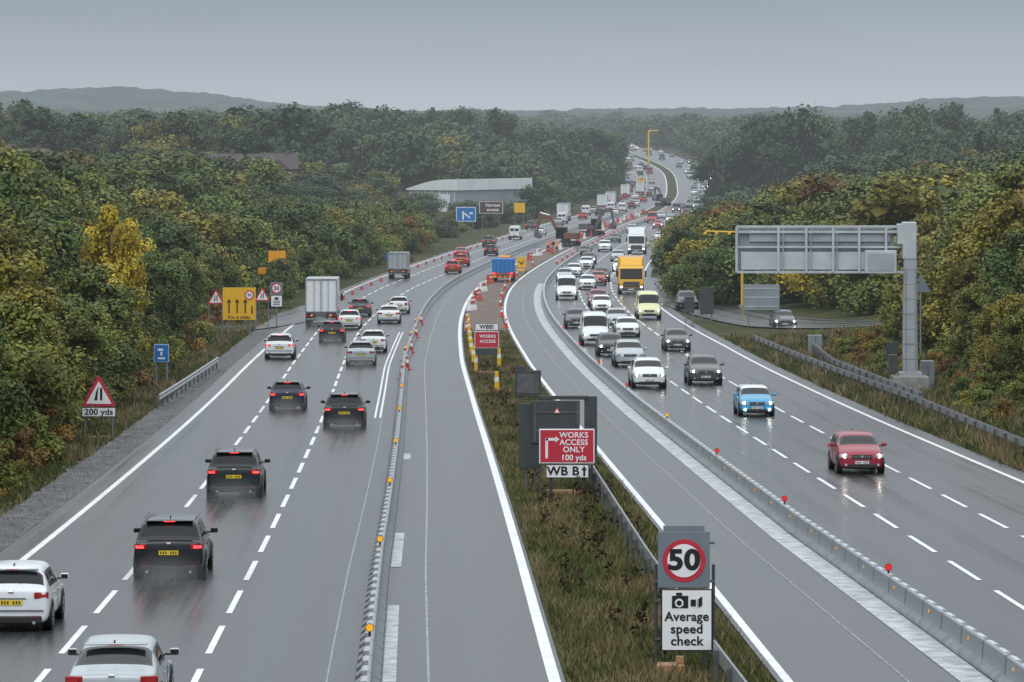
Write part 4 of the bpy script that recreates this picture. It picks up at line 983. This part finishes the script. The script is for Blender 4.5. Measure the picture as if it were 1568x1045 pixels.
SHR = [tree_mesh('shrub_%d' % i, 70+i, 2.4, 1.5, 16, 3000, .085, trunk=False, base=.08, fam='green') for i in range(3)]
ST = {'green': SHR, 'olive': [recol(m, 'olive') for m in SHR], 'rust': [recol(SHR[0], 'rust')]}
rt = random.Random(11)
def tree(T, fam, x, y, h, name, parent=None, href=10.0, wide=1.0):
    me = rt.choice(T[fam] if isinstance(T, dict) else T); s = h/href
    o = obj(name, me, (x, y, ground_z(x, y)-.15), rt.uniform(0, 6.28), parent, (s*wide*rt.uniform(.88, 1.15), s*wide*rt.uniform(.88, 1.15), s))
    return o
def pickfam(w):
    return rt.choices(['green', 'olive', 'yellow', 'rust'], w)[0]
y = 118.0
while y < 345:
    for row, off in enumerate((-23.5, -28.5, -34, -41)):
        if y+row*2 > 285 and row < 2 and y < 312: continue
        yy = y+rt.uniform(-2, 2); x = C(yy)+off+rt.uniform(-1.3, 1.3)
        if x < -0.129*yy-12: continue
        h = (6.2, 9.5, 12.0, 13.2)[row]*rt.uniform(.72, 1.15)
        if yy > 300: h *= .85
        tree(NT, pickfam([.58, .37, .025, .025]), x, yy, h, 'broadleaf_tree', wide=1.15 if row < 2 else 1.0)
    y += 6.0
tree(NT, 'yellow', -23.6, 233, 10.2, 'yellow_tree', wide=.6); tree(NT, 'yellow', -24.6, 190, 7.5, 'yellow_tree', wide=.55)
y = 318.0
while y < 600:
    for row, off in enumerate((-20.5, -25, -31, -38, -47, -57)):
        yy = y+rt.uniform(-3, 3); x = C(yy)+off-(3 if yy < 350 else 0)+rt.uniform(-1.5, 1.5)
        if yy < 350 and row == 0: continue
        if x < -0.129*yy-12: continue
        h = (5, 7, 8.5, 9.5, 10, 10)[row]*rt.uniform(.75, 1.2)
        if yy > 470 and off > -40: h = min(h, 7)
        tree(MT, pickfam([.8, .18, .005, .015]), x, yy, h, 'broadleaf_tree', wide=1.2)
    y += 7.0
y = 100.0
while y < 345:
    for off in (-20.4, -21.8):
        yy = y+rt.uniform(-1, 1)
        if 284 < yy < 312: continue
        tree(ST, rt.choice(['green', 'green', 'olive', 'rust']), C(yy)+off+rt.uniform(-.7, .5)-(.8 if 165 < yy < 245 else 0), yy, rt.uniform(.8, 2.2), 'shrub', href=2.4)
    y += 2.8
y = 150.0
while y < 285:
    for row, off in enumerate((27.5, 32, 37, 43)):
        yy = y+rt.uniform(-2, 2); x = C(yy)+off+rt.uniform(-1.3, 1.3)
        if x > 0.129*yy+14 or x < 26.5: continue
        if yy > 262 and x < 34: continue
        h = (5.2, 9.0, 11.0, 12)[row]*rt.uniform(.82, 1.1)
        tree(NT, pickfam([.24, .58, .09, .09]), x, yy, h, 'broadleaf_tree', wide=1.15)
    y += 5.0
y = 150.0
while y < 275:
    for off in (22.6, 24.6, 26.6, 28.6):
        yy = y+rt.uniform(-1.5, 1.5); x = C(yy)+off+rt.uniform(-.7, .7)
        if 208 < yy < 222 and off < 24: continue
        tree(ST, rt.choice(['green', 'olive', 'olive', 'rust', 'green']), x, yy, rt.uniform(.6, 1.3)*(1+(off-22)*.12), 'shrub', href=2.4)
    y += 3.4
y = 318.0
while y < 640:
    for row, off in enumerate((20.5, 25, 31, 38, 46, 56, 67)):
        yy = y+rt.uniform(-3, 3); x = C(yy)+off+(4.5 if yy < 350 else 0)+rt.uniform(-1.5, 1.5)
        if yy < 350 and row == 0: continue
        if x > 0.129*yy+14: continue
        h = (5.5, 7.5, 9, 9.5, 9.5, 10, 10)[row]*rt.uniform(.8, 1.15)
        if yy > 520 and off < 32: h = min(h, 6)
        tree(MT, pickfam([.66, .28, .02, .04]), x, yy, h, 'broadleaf_tree', wide=1.2)
    y += 7.0
wood = empty('distant_woodland')
y = 600.0; cnt = 0
while y < 2700:
    sp = 9.5+(y-600)*.008
    hw = .132*y+25; x = -hw
    while x < hw:
        xx = x+rt.uniform(-.4, .4)*sp; yy = y+rt.uniform(-.4, .4)*sp; x += sp
        off = xx-C(yy)
        if yy < 2000 and -21 < off < 20.5: continue
        if yy >= 2000 and abs(off) < 18: continue
        big = noise.noise(Vector((xx*.02, yy*.01, 3)))
        h = rt.uniform(8.5, 13)+(7*max(0, big) if yy > 700 else 0)
        if -40 < xx < -2 and 838 < yy < 892: continue
        if yy <= 838 and -24 < xx < 8: h = rt.uniform(3, 4.5)
        elif yy <= 838 and -46 < xx <= -24: h = rt.uniform(4.5, 7)
        if -12 > off > -30 and yy < 1100: h = min(h, rt.uniform(5, 8))
        if 0 < off < 42 and yy < 1120: h = min(h, rt.uniform(4, 6.5))
        if yy < 745 and xx < -36: h = min(h, rt.uniform(5, 7.6))
        if any((xx-hx)**2+(yy-hy)**2 < 49 for hx, hy in ((-53, 722), (-45, 745), (-86, 702), (-94, 712))): continue
        me = rt.choice(MT['far'] if yy < 800 else FARM)
        if rt.random() < .1 and yy < 1000: me = rt.choice(MT['olive'])
        s = h/10; w_ = s*rt.uniform(1.0, 1.3)
        if h < 7: w_ *= 1.5
        if yy > 1500: w_ *= 1.3
        obj('tree_crown', me, (xx, yy, ground_z(xx, yy)-.4), rt.uniform(0, 6.28), wood, (w_, w_, s)); cnt += 1
    y += sp*1.15
for xx, yy, h in ((60, 960, 22), (68, 950, 24), (77, 965, 23), (84, 955, 21), (52, 975, 16), (97, 960, 21), (106, 955, 20), (118, 970, 19), (-98, 800, 15), (-104, 790, 16), (18, 1120, 18), (8, 1110, 19), (-3, 1115, 20), (-14, 1100, 18), (25, 1150, 18), (-22, 1110, 17), (30, 1215, 17)):
    me = rt.choice(MT['far']); s = h/10
    obj('oak_tree', me, (xx, yy, ground_z(xx, yy)-.3), rt.uniform(0, 6), None, (s*.95, s*.95, s))
print('woodland', cnt)
def ridge(y0, prof, seed, m, dep=500):
    f = hermite(prof); V = []; F = []; xs = np.arange(-1700, 1700, 4.0); rows = [0, .2, .4, .6, .8, 1, 1.6]
    for j, t in enumerate(rows):
        for x in xs:
            hh = f(x); base = -20.0
            prof_t = math.sin(min(1, t)*math.pi/2) if t <= 1 else .6
            z = base+(hh-base)*prof_t
            z += (1.2*noise.noise(Vector((x*.02, t*9, seed)))+2.4*noise.noise(Vector((x*.07, t*20, seed+5)))+2.0*abs(noise.noise(Vector((x*.16, t*31, seed+9)))))*(1 if t > .05 else 0)
            V.append((x, y0+dep*t, z))
    n = len(xs)
    for j in range(len(rows)-1):
        for i in range(n-1): F.append((j*n+i, j*n+i+1, (j+1)*n+i+1, (j+1)*n+i))
    obj('distant_hill', np_mesh('hill', np.array(V), np.array(F), [m]))
hm = mat('wooded_hillside', (0.025, 0.045, 0.028), 0.95, var=.7, scale=.02, spec=.05)
ridge(3300, [(-1700, 44), (-700, 46), (-480, 49), (-375, 53), (-300, 48), (-230, 39), (-130, 32), (0, 31), (110, 33), (220, 33), (330, 36), (400, 42), (450, 44), (700, 44), (1700, 40)], 1.0, hm)
ridge(2850, [(-1700, 28), (-380, 30), (-250, 25), (0, 23), (60, 25), (130, 24), (230, 25), (380, 29), (600, 32), (1700, 30)], 4.0, hm, 300)

def grass(name, zones, seed, hmin, hmax, dens, w=.03):
    rg = np.random.RandomState(seed); V = []; MI = []
    for (fl, fr, d0, d1) in zones:
        d = d0
        while d < d1:
            step = 4.0; a, b = fl(d), fr(d); n_ = int(dens*(b-a)*step*min(1.0, (150/max(d, 100))**.6))
            oo = a+(b-a)*rg.rand(n_); yy = d+step*rg.rand(n_)
            cl = np.array([noise.noise(Vector((o_*.6, y_*.25, seed))) for o_, y_ in zip(oo, yy)])
            hh = (hmin+(hmax-hmin)*rg.rand(n_))*(1+.9*cl)
            xx = np.array([C(y_) for y_ in yy])+oo
            zz = np.array([ZR(y_) if abs(o_) < 20.5 else ground_z(C(y_)+o_, y_) for o_, y_ in zip(oo, yy)])-.05
            an = rg.rand(n_)*math.pi; ww = w*(.7+.8*rg.rand(n_))*(1+d/260); lean = rg.normal(size=(n_, 2))*.35*hh[:, None]
            p0 = np.stack([xx-np.cos(an)*ww, yy-np.sin(an)*ww, zz], 1); p1 = np.stack([xx+np.cos(an)*ww, yy+np.sin(an)*ww, zz], 1); p2 = np.stack([xx+lean[:, 0], yy+lean[:, 1], zz+hh], 1)
            V.append(np.stack([p0, p1, p2], 1).reshape(-1, 3))
            sc = cl+rg.normal(size=n_)*.22; MI.append(np.where(sc > .16, 2, np.where(sc > -.08, 1, 0)))
            d += step
    V = np.concatenate(V); n_ = len(V)//3
    obj(name, np_mesh(name, V, np.arange(n_*3).reshape(-1, 3), GM, np.concatenate(MI)))
grass('grass', [(sh(neg(GH), .12), sh(GH, -.12), 72, 300)], 3, .08, .32, 110, .02)
grass('grass', [(K(-22.5), sh(Ledge, -2.4), 96, 340)], 5, .12, .45, 44, .028)
grass('grass', [(sh(Redge, 1.0), K(29), 130, 290)], 6, .15, .55, 28, .035)
rg = np.random.RandomState(9); V = []
for i in range(110):
    d = 84+rg.rand()*160; o_ = (rg.rand()*2-1)*1.6; x0 = C(d)+o_; z0 = ZR(d); hs = .5+.5*rg.rand()
    for k in range(26):
        p = np.array([x0+rg.normal()*.09, d+rg.normal()*.12, z0+rg.rand()*.85*hs]); s = .05+.06*rg.rand(); t_ = rg.normal(size=3); t_ /= np.linalg.norm(t_); b_ = np.cross(t_, rg.normal(size=3)); b_ /= np.linalg.norm(b_)
        V += [p+t_*s, p+b_*s, p-t_*s]
V = np.array(V); obj('weeds', np_mesh('weeds', V, np.arange(len(V)).reshape(-1, 3), [GM[3]]))

# ------------------------------------------------------------------ world, sun, camera
wd = bpy.data.worlds.new('World'); S.world = wd; wd.use_nodes = True; nt = wd.node_tree; nt.nodes.clear()
N = nt.nodes; L = nt.links
sky = N.new('ShaderNodeTexSky'); sky.sky_type = 'NISHITA'; sky.sun_disc = False; sky.sun_elevation = math.radians(42); sky.sun_rotation = math.radians(200); sky.air_density = 2; sky.dust_density = 5
tc = N.new('ShaderNodeTexCoord'); sp = N.new('ShaderNodeSeparateXYZ'); L.new(tc.outputs['Generated'], sp.inputs[0])
rp = N.new('ShaderNodeValToRGB'); el = rp.color_ramp.elements
el[0].position = 0.0; el[0].color = (.5, .555, .61, 1); el[1].position = 1.0; el[1].color = (.93, .98, 1.0, 1)
for p_, c_ in ((.01, (.49, .545, .605)), (.035, (.345, .4, .475)), (.08, (.45, .505, .58)), (.2, (.7, .77, .85)), (.45, (.88, .95, 1.0))):
    e_ = el.new(p_); e_.color = (*c_, 1)
nz = N.new('ShaderNodeTexNoise'); nz.inputs['Scale'].default_value = 3.0; nz.inputs['Detail'].default_value = 5
mpw = N.new('ShaderNodeMapping'); mpw.inputs['Scale'].default_value = (1, 1, 9); L.new(tc.outputs['Generated'], mpw.inputs[0]); L.new(mpw.outputs[0], nz.inputs['Vector'])
mrw = N.new('ShaderNodeMapRange'); mrw.inputs['From Min'].default_value = .3; mrw.inputs['From Max'].default_value = .7; mrw.inputs['To Min'].default_value = 9.4; mrw.inputs['To Max'].default_value = 10.6; L.new(nz.outputs[0], mrw.inputs[0])
mz = N.new('ShaderNodeMapRange'); mz.inputs['From Min'].default_value = .1; mz.inputs['From Max'].default_value = .7; mz.inputs['To Min'].default_value = 1.0; mz.inputs['To Max'].default_value = 1.4; L.new(sp.outputs['Z'], mz.inputs[0])
mm = N.new('ShaderNodeMath'); mm.operation = 'MULTIPLY'; L.new(mrw.outputs[0], mm.inputs[0]); L.new(mz.outputs[0], mm.inputs[1])
L.new(sp.outputs['Z'], rp.inputs[0])
vm = N.new('ShaderNodeVectorMath'); vm.operation = 'SCALE'; L.new(rp.outputs[0], vm.inputs[0]); L.new(mm.outputs[0], vm.inputs['Scale'])
mxw = N.new('ShaderNodeMix'); mxw.data_type = 'RGBA'; mxw.inputs['Factor'].default_value = .95; L.new(sky.outputs[0], mxw.inputs['A']); L.new(vm.outputs[0], mxw.inputs['B'])
bg = N.new('ShaderNodeBackground'); bg.inputs[1].default_value = .1; L.new(mxw.outputs['Result'], bg.inputs[0])
ow = N.new('ShaderNodeOutputWorld'); L.new(bg.outputs[0], ow.inputs[0])
sl = bpy.data.lights.new('sun', 'SUN'); sl.energy = .7; sl.angle = math.radians(30); sl.color = (1, .98, .96)
so = bpy.data.objects.new('sun', sl); COL.objects.link(so); so.rotation_euler = (math.radians(48), 0, math.radians(-20))
S.view_settings.view_transform = 'Standard'; S.view_settings.look = 'None'; S.view_settings.exposure = 0
cd = bpy.data.cameras.new('camera'); cam = bpy.data.objects.new('camera', cd); COL.objects.link(cam)
cam.location = (0, 0, 12); cam.rotation_euler = (math.pi/2, 0, 0); cd.sensor_width = 36; cd.lens = 36*6080/1568; cd.shift_y = -322.5/1568
cd.clip_start = .5; cd.clip_end = 12000
S.camera = cam
